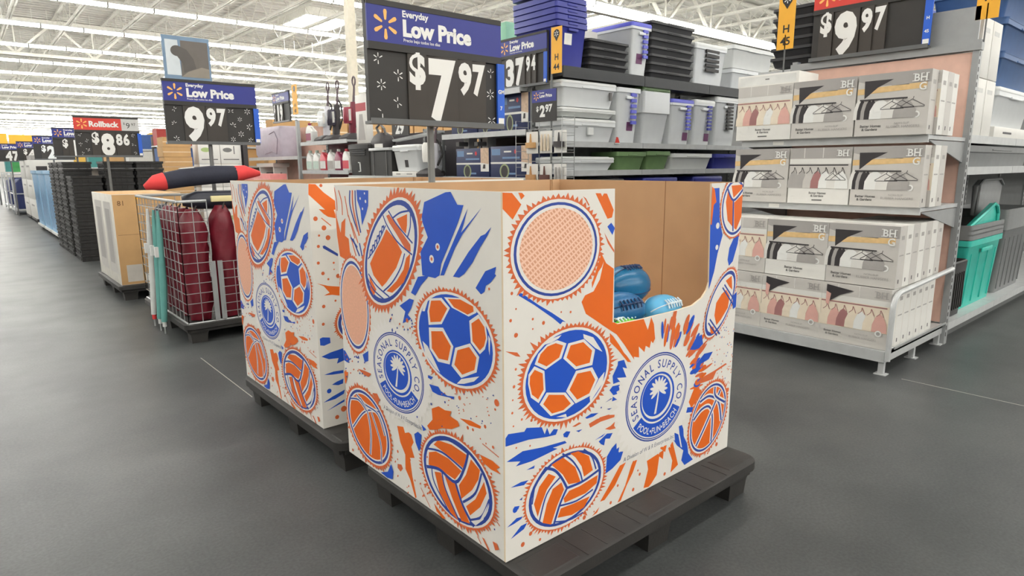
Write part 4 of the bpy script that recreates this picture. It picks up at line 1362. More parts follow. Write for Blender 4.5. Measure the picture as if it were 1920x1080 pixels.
for z in (1.475, 1.025):
    s = MB(); s.box(0, 1.25, .35, 1.08, z-.025, z); s.box(0, 1.25, .335, .35, z-.045, z+.006)
    sh = he('shelf', s, LT_STEEL, smooth=False)
    for x in (.003, 1.237):
        he('bracket', MB().add([(x, .36, z-.03), (x, 1.08, z-.03), (x, 1.08, z-.17), (x+.01, .36, z-.03), (x+.01, 1.08, z-.03), (x+.01, 1.08, z-.17)], [(0,1,2),(5,4,3),(0,3,4,1),(1,4,5,2),(2,5,3,0)]), STEEL, sh, smooth=False)
    he('price_strip', MB().box(.25, .33, .333, .335, z-.035, z-.008), PACK_WHITE, sh, smooth=False)
dk = MB(); dk.box(0, 1.25, 0, 1.08, .125, .15); dk.box(0, 1.25, -.012, 0, .085, .155); dk.box(0, .012, 0, 1.08, .08, .155); dk.box(1.238, 1.25, 0, 1.08, .08, .155)
he('base_deck', dk, LT_STEEL, smooth=False)
for x in (.02, 1.23):
    for y in (.02, .55, 1.05):
        f = MB(); f.box(x-.016, x+.016, y-.016, y+.016, .006, .085); f.box(x-.035, x+.035, y-.03, y+.03, 0, .006); he('foot', f, LT_STEEL, smooth=False)
for x in (-.045, 1.268):
    pts = [(x, -.01, .1), (x, -.01, .42)]+[(x, -.01+.1*(1-math.cos(a)), .42+.1*math.sin(a)) for a in (math.pi/8, math.pi/4, 3*math.pi/8, math.pi/2)]+[(x, 1.08, .56)]
    he('guard_rail', MB().tube(pts, .017, 8), LT_STEEL)
    he('side_guard', MB().box(x-.003, x+.003, .09, 1.08, .155, .17), STEEL, smooth=False)

# ---- hanger box print
def garment(mb, x, z0, z1, w, mi, y):
    mb.flat([(x-w*.5, z0), (x+w*.55, z0), (x+w*.5, z1-.06), (x+w*.28, z1-.02), (x+.004, z1), (x-.004, z1), (x-w*.3, z1-.025), (x-w*.48, z1-.07)], y, mi)
def hanger_line(mb, x, z, w, h, mi, y):
    for p, q in (((x-w*.5, z+.004), (x-.004, z+h)), ((x-.004, z+h), (x+w*.5, z+.004)), ((x+w*.5, z), (x-w*.5, z)), ((x, z+h), (x+.004, z+h+.016))): mb.flat(stroke([p, q], .0034), y, mi); y -= .00005
HB_W, HB_H, HB_D = .42, .385, .112
HB_MATS = [PACK_GREY, PACK_WHITE, PACK_MID_GREY, PACK_DARK, PACK_WOOD, PACK_ROSE, PACK_CREAM, PACK_MAUVE, PACK_TEXT, PACK_PALE, SIGN_WHITE]
def serif_bhg(mb, xr, zt, h, mi, y, two=True):
    mb.text('BH', xr, zt-h, h, y, mi, bold=.02, sx=.95, align='R')
    w = text_geo('BH', .02)[2]*h*.95; x0 = xr-w
    for fx in (.02, .62, .98):
        for z in (zt-h, zt-.004): mb.flat([(x0+w*fx-.008, z), (x0+w*fx+.010, z), (x0+w*fx+.010, z+.004), (x0+w*fx-.008, z+.004)], y-.0003, mi)
    if two: mb.text('G', xr, zt-2.15*h, h, y, mi, bold=.02, sx=.95, align='R')
def hb_print(kind):
    mb = MB(); W, H = HB_W, HB_H; y = -.0006; L = lambda k: y-.0004*k
    zc = .27*H
    if kind in 'AE':      # grey pack, dark hangers, wooden shelf
        mb.flat([(0, zc), (W, zc), (W, H), (0, H)], y, 0)
        mb.flat([(.12, .31), (W, .31), (W, H), (.0, H), (.0, .345)], L(1), 2)
        mb.flat([(.2, .305), (.30, .305), (.30, .35), (.2, .345)], L(2), 9)
        mb.flat([(.04, .345), (.21, .345), (.12, .30), (.045, .235)], L(3), 3)
        mb.flat([(0, .262), (W*.95, .278), (W*.95, .312), (0, .298)], L(2), 4)
        mb.flat([(.04, .345), (.12, .335), (.09, .29), (.045, .235)], L(4), 3)
        for k in range(5): garment(mb, .012+k*.022, zc+.002, .232-.002*k, .055, (1, 3, 2, 3, 3)[k], L(2+k))
        for k in range(3): garment(mb, .145+k*.07, zc+.002, .228-.004*k, .125, (10, 1, 9)[k], L(7+k))
        for k in range(3): hanger_line(mb, .215+k*.058, .163+.003*k, .135, .046, 3, L(10+k))
        mb.flat([(.02, .222), (.30, .222), (.30, .230), (.02, .232)], L(14), 3)
        mb.flat([(0, 0), (W, 0), (W, zc), (0, zc)], y, 0 if kind == 'A' else 1)
        mb.flat(ellipse(.355, .122, .021, .021, 0, 18), L(5), 10); mb.flat(ellipse(.355, .122, .012, .012, 0, 12), L(6), 9)
        serif_bhg(mb, W-.022, H-.020, .046, 10, L(15))
        bx = .032 if kind == 'A' else .14
        mb.text('Better Homes', bx, .055, .016, L(4), 8, bold=.03); mb.text('& Gardens', bx+.012, .034, .016, L(4), 8, bold=.03)
        if kind == 'A': mb.text('NON-SLIP', .235, .068, .013, L(4), 9, bold=.01, sx=1.1); mb.text('RUBBER HANGERS', .19, .046, .016, L(4), 9, bold=.01, sx=1.05)
    else:
        dark = kind == 'C'
        mb.flat([(0, zc), (W, zc), (W, H), (0, H)], y, 6 if kind != 'C' else 0)
        mb.flat([(0, .31), (W, .31), (W, H), (0, H)], L(1), 2 if dark else 0)
        for k in range(2): mb.flat([(.1+k*.13, .315), (.1+k*.13, H), (.104+k*.13, H), (.104+k*.13, .315)], L(2), 1)
        mb.flat([(0, .275), (W, .275), (W, .31), (0, .31)], L(2), 1)
        mb.flat([(0, .262), (W*.96, .262), (W*.96, .270), (0, .270)], L(3), 3 if dark else 7)
        cols = (2, 9, 0, 7, 10, 1, 10) if dark else (6, 5, 7, 6, 10, 6, 5)
        for k in range(7):
            x = .035+k*.055; garment(mb, x, zc+.004, .225, .085, cols[k], L(3+k))
            mb.flat(stroke([(x-.02, .208), (x, .228), (x+.004, .25), (x+.022, .208)], .004), L(4+k), 3 if dark else 7)
        if dark:
            for k in range(2): hanger_line(mb, .31+k*.035, .165, .10, .045, 3, L(11+k))
        if kind == 'D':
            mb.flat([(.03, .375), (.20, .35), (.12, .315), (.03, .25)], L(12), 3); mb.flat([(.03, .33), (.06, .315), (.05, .24), (.03, .25)], L(13), 5)
            mb.flat([(0, 0), (W, 0), (W, zc), (0, zc)], y, 0)
            mb.flat(ellipse(.365, .1, .02, .02, 0, 18), L(13), 10); mb.flat(ellipse(.365, .1, .012, .012, 0, 12), L(14), 9)
            mb.text('Better Homes', .03, .06, .014, L(4), 8, bold=.02); mb.text('& Gardens', .042, .041, .014, L(4), 8, bold=.02)
            mb.text('NON-SLIP', .225, .068, .012, L(4), 9, sx=1.1); mb.text('RUBBER HANGERS', .19, .046, .014, L(4), 9, sx=1.05)
        else:
            mb.flat([(0, 0), (W, 0), (W, zc), (0, zc)], y, 1)
            mb.text('Better Homes', W/2, .068, .015, L(4), 8, bold=.02, align='C'); mb.text('& Gardens', W/2, .049, .015, L(4), 8, bold=.02, align='C')
            mb.flat([(W/2-.035, .022), (W/2+.035, .022), (W/2+.035, .030), (W/2-.035, .030)], L(4), 8)
        serif_bhg(mb, W-.022, H-.018, .042, 10 if dark else 9, L(14), False)
    return mb.mesh('front_print', HB_MATS, smooth=False)
HB_PR = {k: hb_print(k) for k in 'ABCDE'}
HB_BODY = {k: MB().box(0, HB_W, 0, HB_D, 0, HB_H).mesh('carton', m, smooth=False) for k, m in (('A', PACK_GREY), ('B', PACK_WHITE), ('C', PACK_WHITE), ('D', PACK_WHITE), ('E', PACK_WHITE))}
def hb_side():
    mb = MB(); x = HB_W+.0006
    mb.add([(x, .02, .20), (x, .09, .20), (x, .09, .208), (x, .02, .208)], [(0,1,2,3)], 0)
    mb.add([(x, .035, .03), (x, .05, .03), (x, .05, .055), (x, .035, .055)], [(0,1,2,3)], 1)
    mb.add([(x, .03, .30), (x, .08, .30), (x, .08, .325), (x, .03, .325)], [(0,1,2,3)], 0)
    return mb.mesh('side_print', [PACK_PALE, PACK_DARK], smooth=False)
HB_SIDE = hb_side()
def hanger_box(kind, label, x, y, z, group):
    """local coordinates of the endcap: x from its left end, y back from the deck front"""
    t = thing('hanger_box', label, 'hanger box', (4.25+y, 2.65-x, z), -90, group)
    obj('carton', HB_BODY[kind], t); p = obj('front_print', HB_PR[kind], t); obj('side_print', HB_SIDE, t)['kind'] = 'stuff'
    return t
ROWS = [  # row name, z, front y, [(kind, x)]
    ('top shelf', 1.479, .30, [('B', -.03), ('A', .395), ('A', .825)]),
    ('middle shelf', 1.029, .31, [('A', -.03), ('C', .40), ('A', .83)]),
    ('upper deck row', .543, .045, [('D', -.02), ('E', .405), ('A', .828)]),
    ('lower deck row', .152, .03, [('D', -.02), ('D', .402), ('D', .823)])]
COLN = ('left', 'middle', 'right')
KN = {'A': 'grey hanger box showing dark rubber hangers and a wooden shelf', 'B': 'white hanger box showing pink and cream clothes', 'C': 'white based hanger box showing dark clothes', 'D': 'hanger box showing cream and rose clothes', 'E': 'white based hanger box with a wooden shelf picture'}
for rn, z, y, cs in ROWS:
    for c, (k, x) in enumerate(cs):
        hanger_box(k, KN[k]+', %s, %s' % (COLN[c], rn), x, y, z, 'hanger boxes facing out on the endcap')
        nbeh = {'top shelf': (1, 1, 3), 'middle shelf': (1, 1, 2)}.get(rn, (2, 2, 6))[c]
        for j in range(1, nbeh+1):
            sh = .0 if 'deck' in rn or c < 2 else (.0, .02, .02, .015)[min(j, 3)]
            hanger_box('D' if 'lower' in rn or j % 2 else k, 'hanger box %s behind the %s box, %s' % (ORD[j-1], COLN[c], rn), x+sh-.001*j, y+j*(HB_D+.006), z, 'hanger boxes stacked behind the front ones')
# flat white shade box lying on the top row
t = thing('flat_box', 'flat white box lying across the top hanger boxes', 'box', (4.60, 2.72, 1.866), -90)
MB().box(0, .47, 0, .30, 0, .085).build('carton', PACK_WHITE, t, bevel=.004)
MB().box(.02, .45, -.001, 0, .012, .072).build('front_panel_print', mat('pack_cool_white', (222, 222, 218), .5), t, smooth=False)
MB().box(.22, .25, -.002, -.001, .045, .052).build('small_mark', PACK_TEXT, t, smooth=False)

# ------------------------------------------------------------------ totes
def rrect(x0, x1, y0, y1, r, z, n=3):
    pts = []
    for cx, cy, a in ((x1-r, y1-r, 0), (x0+r, y1-r, 90), (x0+r, y0+r, 180), (x1-r, y0+r, 270)):
        for k in range(n+1):
            an = math.radians(a+k*90/n); pts.append((cx+r*math.cos(an), cy+r*math.sin(an), z))
    return pts
_TOTE = {}
def tote(name, label, loc, w, d, h, m, lid=None, cat='storage tote', taper=.035, lidh=.028, latch=None, group=None, rz=0, ribs=0, sticker=None, handle=True):
    t = thing(name, label, cat, loc, rz, group)
    key = (w, d, h, m.name, taper)
    rm = min(.045, h*.3)
    if key not in _TOTE:
        R = [(taper, 0), (taper*.1, h-1.15*rm), (0, h-1.05*rm), (-.012, h-rm), (-.012, h), (.004, h), (.012, h-rm), (taper+.004, .006)]; R = [R[0]]+[x for x in R[1:]]
        _TOTE[key] = MB().loft([rrect(i, w-i, i, d-i, .03, z) for i, z in R]).mesh('body', m, angle=50)
    b = obj('body', _TOTE[key], t)
    if lid:
        MB().loft([rrect(-.014, w+.014, -.014, d+.014, .035, h*.96), rrect(-.016, w+.016, -.016, d+.016, .035, h+.004), rrect(-.008, w+.008, -.008, d+.008, .03, h+lidh*.7), rrect(.02, w-.02, .02, d-.02, .03, h+lidh*.72), rrect(.03, w-.03, .03, d-.03, .03, h+lidh)]).build('lid', lid, t, angle=50)
    if handle: MB().box(w*.34, w*.66, -.018, -.008, h*.80, h*.86).build('grip', m, b, bevel=.003)
    if latch:
        for k in range(latch[1]):
            z = h*.35+k*h*.6/latch[1]
            MB().box(w*latch[2], w*latch[3], -.022, -.004, z, z+h*.6/latch[1]*.6).build('latch', latch[0], t, smooth=False)
    if ribs:
        for k in range(ribs):
            x = w*(k+.5)/ribs; MB().beam((x, taper*.85, h*.06), (x, taper*.2, h*.8), .012, .01).build('rib', m, b, smooth=False)
    if sticker:
        x0, x1, z0, z1, sm = sticker
        MB().add([(x0, taper*(1-z0/h)-.003, z0), (x1, taper*(1-z0/h)-.003, z0), (x1, taper*(1-z1/h)-.003, z1), (x0, taper*(1-z1/h)-.003, z1)], [(0,1,2,3)]).build('sticker', sm, b, smooth=False)
    return t
STK = mat('sticker_maroon', (110, 60, 100), .5); STW = mat('sticker_white', (228, 228, 224), .5)

# ---- aisle H 44: long side facing -y
G44 = gondola('gondola_shelf', 'long shelving run of clear and coloured storage totes', (4.45, 4.45, 0), 0, 8.54, .41, [.14, .62, 1.25, 1.53], 2.13, mat('gondola_back_grey', (150, 150, 148), .6))
G44T = thing('overhead_shelf', 'dark overhead shelf carrying navy, charcoal and clear totes', 'shelving', (4.45, 4.45, 2.22))
for k in range(7): o = shelf_mesh(1.214, .66, .088, .085).build('shelf_board', mat('dark_shelf', (52, 54, 56), .5), G44T, smooth=False); o.location = (k*1.22+.003, 0, 0)
def row44(items, z, yf=4.47, g=None):
    for it in items: tote(*it[:2], (it[2], yf, z), *it[3:6], **dict(it[6], group=g))
LP = (TOTE_PURPLE, 6, .55, .78)
zt = 2.222
for k in range(5):
    lab = ('navy blue tote with a clear tape sticker at the bottom of the nested stack', 'second navy tote nested in the blue stack', 'third navy tote nested in the blue stack', 'fourth navy tote nested in the blue stack', 'top navy tote of the blue nested stack')[k]
    tote('storage_tote', lab, (4.40-.004*k, 4.47, zt+.002+k*.055), .40, .60, .40, TOTE_BLUE, None, taper=.03, group='navy nested totes', sticker=(.1, .2, .2, .3, STW) if k == 0 else None)
for k in range(7): 
    tote('tote_lid', 'navy tote lid, %s from the bottom of the lids on the blue stack' % ORD[k], (4.37, 4.45, zt+.65+k*.05), .46, .64, .045, TOTE_BLUE, None, cat='lid', taper=.004, group='navy lids', handle=False)
def lid_stack(n, x, y, z, w, d, step, m, lab, grp, **kw):
    for k in range(n):
        tote('storage_tote', '%s, %s from the bottom' % (lab, ORD[k]), (x, y, z+k*step), w, d, step*.97, m, None, taper=.018, group=grp, **kw)
lid_stack(4, 4.83, 4.46, zt+.002, .58, .5, .073, TOTE_BLACK, 'shallow charcoal tote in the short stack beside the navy totes', 'short charcoal stack')
lid_stack(7, 5.78, 4.46, zt+.002, .78, .5, .083, TOTE_BLACK, 'shallow charcoal tote in the tall stack on the top shelf', 'tall charcoal stack')
tote('storage_tote', 'clear tote with a periwinkle lid between the two charcoal stacks', (5.44, 4.44, zt+.002), .31, .55, .50, CLEAR, TOTE_PURPLE, latch=LP, sticker=(.1, .2, .12, .22, STK))
t = thing('carton', 'white carton lying behind the periwinkle lidded tote', 'box', (4.95, 4.85, zt+.305)); MB().box(0, .42, 0, .2, 0, .16).build('box_body', PACK_WHITE, t, smooth=False); MB().box(.1, .3, -.001, 0, .06, .09).build('print', PACK_PALE, t, smooth=False)
tote('storage_tote', 'clear box with five black latches on the top shelf', (6.62, 4.47, zt+.002), .64, .5, .44, CLEAR, CLEAR_LID, latch=(INK, 5, .3, .72))
tote('storage_tote', 'lower wide clear bin right of the black latch box', (7.42, 4.47, zt+.002), .98, .5, .24, CLEAR, None)
tote('storage_tote', 'upper wide white bin stacked right of the black latch box', (7.42, 4.47, zt+.26), .98, .5, .26, CLEAR_LID, None)
row44([('storage_tote', 'long clear underbed box, lowest of its pile', 4.47, .77, .37, .20, dict(m=CLEAR, lid=CLEAR_LID, latch=(CLEAR_LID, 1, .45, .55)))], 1.532)
row44([('storage_tote', 'long clear underbed box, middle of its pile', 4.47, .77, .37, .06, dict(m=CLEAR_LID, lid=CLEAR_LID))], 1.532+.24)
row44([('storage_tote', 'long clear underbed box, top of its pile', 4.47, .77, .37, .22, dict(m=CLEAR, lid=CLEAR_LID, latch=(PACK_TEXT, 1, .86, .9)))], 1.532+.335)
row44([('storage_tote', 'tall clear tote with a periwinkle latch strip under the dark shelf', 5.28, .36, .37, .56, dict(m=CLEAR, lid=None, latch=LP, sticker=(.17, .27, .13, .22, STK))),
       ('storage_tote', 'clear box with a bright periwinkle lid on the second shelf', 6.20, .42, .37, .48, dict(m=CLEAR, lid=TOTE_PURPLE, latch=(TOTE_PURPLE, 7, .66, .84), sticker=(.26, .36, .05, .14, STK))),
       ('storage_tote', 'clear box with white lid and blue latches, right of the periwinkle lid', 6.66, .40, .37, .50, dict(m=CLEAR, lid=CLEAR_LID, latch=(TOTE_BLUE, 7, .62, .82), sticker=(.24, .34, .05, .14, STK))),
       ('storage_tote', 'clear box with a column of black latches on the second shelf', 7.10, .5, .37, .56, dict(m=CLEAR, lid=CLEAR_LID, latch=(INK, 8, .45, .72)))], 1.532)
for k in range(9):
    tote('storage_tote', 'frosted tote nested in the green rimmed stack, %s from the bottom' % ORD[k], (5.70, 4.47, 1.534+k*.028), .46, .37, .37, CLEAR if k < 8 else TOTE_GREEN, None, taper=.045, group='green rimmed nested totes', handle=False)
row44([('storage_tote', 'low clear flat box on the third shelf', 4.47, .76, .37, .11, dict(m=CLEAR, lid=CLEAR_LID)),
       ('storage_tote', 'moss green tote, left one of the green pair', 5.30, .46, .37, .19, dict(m=TOTE_GREEN, lid=None)),
       ('storage_tote', 'moss green tote, right one of the green pair', 5.80, .40, .37, .20, dict(m=TOTE_GREEN, lid=None)),
       ('storage_tote', 'grey white low bin right of the moss green totes', 6.25, .80, .37, .18, dict(m=CLEAR_LID, lid=None)),
       ('storage_tote', 'royal blue low bin at the end of the third shelf', 7.12, .6, .37, .18, dict(m=TOTE_BLUE, lid=None))], 1.253)
row44([('storage_tote', 'navy tote on the lowest visible shelf behind the bin rim', 5.75, .6, .37, .5, dict(m=TOTE_BLUE, lid=TOTE_BLUE)), ('storage_tote', 'second navy tote on the low shelf near the hanger boxes', 6.7, .6, .37, .5, dict(m=TOTE_BLUE, lid=TOTE_BLUE)), ('storage_tote', 'charcoal tote on the low shelf near the aisle corner', 4.8, .6, .37, .5, dict(m=TOTE_BLACK, lid=TOTE_BLACK))], .643)
# little red shelf flag
t = thing('shelf_flag', 'small red plastic flag clipped on the tote shelf edge', 'shelf tag', (5.20, 4.425, 1.53)); MB().prism([(0, 0), (.07, 0), (.045, .055), (.02, .06)], 0, .004).build('flag', SIGN_RED, t, smooth=False); MB().box(-.005, .075, 0, .008, -.01, 0).build('clip', PACK_WHITE, t, smooth=False)

# ---- aisle H 45: side facing -y, right of the hanger endcap
G45 = gondola('gondola_shelf', 'shelving run right of the hanger endcap with teal and grey totes', (5.42, 1.40, 0), 0, 7.32, .60, [.14, 1.27, 1.49], 2.32, mat('gondola_back_dark', (92, 94, 94), .6))
y5 = 1.42
for k in range(2):
    for j in range(2):
        t = thing('tall_carton', 'tall white carton, %s of the %s pair beside the upright' % (('left', 'right')[k], ('lower', 'upper')[j]), 'box', (5.47+k*.24, 1.41, 1.492+j*.40), 0, 'tall white cartons')
        MB().box(0, .225, 0, .4, 0, .395).build('carton', PACK_WHITE, t, bevel=.003)
        MB().box(.04, .16, -.001, 0, .3, .33).build('print', mat('pack_faint_grey', (208, 208, 204), .5), t, smooth=False)
t = thing('flat_box', 'small white drawer box under the clear lidded box', 'box', (6.05, 1.41, 1.492)); MB().box(0, 1.15, 0, .45, 0, .085).build('carton', PACK_WHITE, t, bevel=.003); MB().box(.25, .5, -.002, 0, .035, .05).build('handle_slot', PACK_DARK, t, smooth=False)
tote('storage_tote', 'clear box with grey lid above the white drawer box', (6.05, 1.42, 1.58), 1.05, .45, .27, CLEAR, CLEAR_LID)
for k in range(3):
    tote('storage_tote', 'large steel blue tote at the right edge, %s from the bottom' % ORD[k], (6.05, 1.42, 1.885+k*.24), 1.15, .5, .235, TOTE_STEELBLUE, TOTE_STEELBLUE, group='steel blue totes', lidh=.004)
for k in range(3):
    tote('storage_tote', 'royal blue tote behind the aisle sign, %s from the bottom' % ORD[k], (5.65, 2.05, 2.10+k*.16), 1.2, .5, .155, mat('tote_royal', (40, 84, 190), .42), None, group='royal blue totes', taper=.015)
lid_stack(6, 5.5, 2.60, 2.12, .5, .35, .08, TOTE_BLACK, 'black tote stack left of the red price sign', 'black stack by the red sign')
MB_s = thing('overstock_shelf', 'grey overstock shelf across the top of the hanger aisle', 'shelving', (5.5, 2.06, 0)); MB().box(0, 3.4, 0, 1.0, 2.06, 2.095).build('deck', LT_STEEL, MB_s, smooth=False)
for x in (.0, 1.65, 3.34): MB().box(x, x+.05, .2, .25, 0, 2.06).build('post', STEEL, MB_s, smooth=False)
tote('storage_tote', 'wide grey lid tray between the two upper right shelves', (5.47, 1.42, 1.272), 1.75, .5, .155, TOTE_GREY, None, taper=.01)
zb = .142
tote('storage_tote', 'teal tote standing on the bottom shelf', (5.95, 1.45, zb), .92, .48, .56, TOTE_TEAL, None, ribs=4)
for k in range(3):
    tote('storage_tote', 'grey tote nested in the teal tote, %s from the bottom' % ORD[k], (5.95, 1.45, zb+.05+k*.035), .92, .48, .56, TOTE_GREY, None, group='grey totes nested in teal', handle=False)
for k in range(4):
    tote('storage_tote', 'ribbed grey tote at the right picture edge, %s from the bottom' % ORD[k], (6.98, 1.45, zb+.03*0+k*.045), .9, .48, .62, TOTE_GREY, None, group='grey totes at the edge', ribs=6 if k == 0 else 0, handle=False)
t = thing('teal_lid', 'teal tote lid leaning upright behind the stacked totes', 'lid', (6.0, 1.50, .745)); MB().prism([(.0, 0), (.86, 0), (.86, .13), (.80, .20), (.72, .22), (.1, .06)], 0, .03).build('panel', TOTE_TEAL, t, bevel=.004); MB().tube([(.02, -.01, .045), (.72, -.01, .215), (.80, -.01, .195), (.855, -.01, .13), (.855, -.01, .0)], .014, 6).build('lid_rim', TOTE_TEAL, t)
t = thing('grey_lid', 'dark grey tote lid leaning at the right picture edge', 'lid', (6.6, 1.6, .86)); MB().loft([rrect(0, .75, 0, .035, .015, 0), rrect(-.01, .76, -.005, .04, .015, .25), rrect(.1, .66, 0, .035, .015, .30)]).build('panel', TOTE_GREY, t); MB().tube([(.0, -.01, .02), (.02, -.01, .26), (.12, -.01, .3), (.64, -.01, .3), (.75, -.01, .25)], .012, 6).build('lid_rim', TOTE_GREY, t)
t = thing('crate', 'black open crate on the bottom shelf beside the endcap', 'crate', (5.52, 1.43, zb))
MB().loft([rrect(i, .38-i, i, .40-i, .02, z) for i, z in ((.02, 0), (0, .42), (.01, .43), (.02, .42), (.035, .02))]).build('shell', BLACK_PL, t)
cs = MB()
for k in range(6): cs.box(.05+k*.05, .07+k*.05, -.004, .018, .06, .34)
c = cs.build('lattice', BLACK_PL, t, smooth=False); c['kind'] = 'stuff'
# ------------------------------------------------------------------ vacuum endcap, aisle H 44
BROWN_BK = mat('endcap_brown_panel', (92, 74, 68), .7)
gondola('endcap_shelf', 'endcap shelf with navy vacuum boxes under the 37.94 sign', (4.42, 6.40, 0), -90, 1.48, .55, [.14, .70, 1.18, 1.66, (2.062, .63, 0)], 2.09, BROWN_BK)
VB_M = [PACK_BLUE, PACK_MID, PACK_WHITE, mat('pack_olive', (150, 160, 120), .5), mat('pack_red_mark', (196, 50, 56), .5), mat('pack_skin_photo', (206, 178, 152), .5, vary=.15, scale=30), PACK_DARK]
def vac_box(label, loc, w, h, d=.36, photo=True):
    t = thing('vacuum_box', label, 'boxed vacuum', loc, -90, 'boxed vacuums on the endcap')
    MB().box(0, w, 0, d, 0, h).build('carton', PACK_BLUE, t, bevel=.003)
    p = MB(); y = -.0006
    p.flat([(.02, h*.72), (w*.25, h*.72), (w*.25, h*.92), (.02, h*.92)], y, 1)
    p.flat([(w*.3, h*.6), (w*.72, h*.6), (w*.72, h*.66), (w*.3, h*.66)], y, 1)
    p.flat([(0, h*.44), (w, h*.44), (w, h*.5), (0, h*.5)], y, 2)
    p.flat(ellipse(w*.35, h*.2, w*.12, h*.24, 0, 20), y-.0004, 3); p.flat(ellipse(w*.35, h*.2, w*.085, h*.19, 0, 20), y-.0008, 6)
    p.flat(ellipse(w*.62, h*.82, .02, .026, 0, 5), y-.0004, 4); p.flat([(w*.34, h*.80), (w*.52, h*.80), (w*.52, h*.85), (w*.34, h*.85)], y-.0004, 2)
    p.flat([(w*.3, h*.1), (w*.62, h*.1), (w*.62, h*.16), (w*.3, h*.16)], y-.0002, 1)
    if photo:
        p.flat([(w*.76, h*.2), (w, h*.2), (w, h), (w*.76, h)], y-.0012, 2); p.flat([(w*.76, h*.5), (w, h*.45), (w, h), (w*.76, h)], y-.0016, 5); p.flat([(w*.82, h*.3), (w*.9, h*.3), (w*.9, h*.44), (w*.84, h*.44)], y-.002, 6)
    p.build('front_print', VB_M, t, smooth=False)
    return t
vac_box('navy vacuum box, left one on the lower endcap shelf', (4.41, 6.12, 1.182), .60, .315)
vac_box('navy vacuum box, right one on the lower endcap shelf', (4.41, 5.49, 1.182), .66, .325)
vac_box('low navy vacuum box, left one on the upper endcap shelf', (4.41, 6.20, 1.662), .48, .24, photo=False)
vac_box('low navy vacuum box, middle one on the upper endcap shelf', (4.41, 5.70, 1.662), .36, .24, photo=False)
vac_box('tall navy vacuum box, right one on the upper endcap shelf', (4.41, 5.32, 1.662), .44, .36)
for k, (yy, h) in enumerate(((6.25, .16), (5.9, .14))):
    t = thing('filter_pack', 'small white filter pack, %s on the ledge between the vacuum boxes' % ('left', 'right')[k], 'pack', (4.60, yy, 1.50)); MB().box(0, .10, 0, .12, 0, h, 0).build('carton', PACK_WHITE, t, smooth=False); MB().box(.02, .08, -.13, -.001, h*.2, h*.5).build('tray', PACK_TEXT, t, smooth=False)
    t.rotation_euler = (0, 0, math.radians(-90)); t.location = (4.62, yy, 1.182+.318)
t = thing('display_box', 'grey display box with a green edge standing behind the 37.94 sign', 'box', (4.72, 6.22, 2.064), -90)
MB().box(0, .52, 0, .2, 0, .74).build('carton', mat('box_stone_grey', (132, 134, 130), .6), t, bevel=.003); MB().box(.52, .64, 0, .2, 0, .77).build('edge_panel', mat('box_mint_green', (150, 206, 176), .6), t, bevel=.003); MB().box(.1, .36, -.001, 0, .5, .6).build('print', PACK_MID_GREY, t, smooth=False)
# hanging wire rack with brushes
t = thing('wire_rack', 'hanging wire rack of brush packs beside the vacuum boxes', 'rack', (4.28, 4.74, 1.10), -90)
w = MB()
for k in range(9): w.tube([(0, 0, .02+k*.075), (.62, 0, .02+k*.075)], .0035, 4)
for k in range(5): w.tube([(k*.155, 0, 0), (k*.155, 0, .66)], .0035, 4)
for x in (0, .62): w.tube([(x, 0, 0), (x, -.16, 0), (x, -.16, .62), (x, 0, .62)], .0035, 4)
for k in range(8): 
    for x in (0, .62): w.tube([(x, 0, .04+k*.075), (x, -.16, .04+k*.075)], .003, 4)
w.build('wire_panel', WIRE, t)
w = MB(); 
for x in (.1, .52): w.beam((x, 0, .55), (x, .14, .55), .02, .01)
w.build('hook', WIRE, t, smooth=False)
MB().tube([(.31, .012, -1.098), (.31, .012, 1.44)], .009, 6).build('pole', STEEL_D, t)
MB().lathe([(.001, 0), (.12, 0), (.12, .008), (.001, .012)], (.31, .012, -1.0995), 18).build('base_plate', STEEL_D, t)
BPK = [('wooden brush', mat('brush_wood', (206, 160, 104), .6)), ('white scrub brush set', PACK_WHITE), ('black nozzle', PACK_DARK), ('tan broom head', mat('brush_tan', (190, 140, 90), .6)), ('brown refill box', mat('pack_brown', (92, 56, 48), .6)), ('grey brush pair', PACK_MID_GREY)]
for k, (nm, m) in enumerate(BPK):
    r, c = divmod(k, 3)
    t = thing('brush_pack', '%s pack hanging in the %s row of the wire rack' % (nm, ('upper', 'lower')[r]), 'brush', (4.22, 4.70-c*.19, 1.42-r*.30), -90, 'brush packs')
    MB().box(0, .16, 0, .004, 0, .20).build('card', PACK_WHITE, t, smooth=False)
    b = MB()
    if k in (1, 5):
        for j in range(3): b.tube([(.035+j*.045, -.015, .02), (.035+j*.045, -.015, .12), (.035+j*.045, -.012, .17)], [.013, .010, .006], 8)
    else:
        b.loft([rrect(.015, .145, -.035, -.004, .012, z) for z in (.05, .10)]); b.tube([(.08, -.02, .1), (.08, -.02, .18)], [.012, .006], 8)
    b.build('brush', m if k not in (1,) else mat('brush_cream', (222, 206, 182), .6), t)
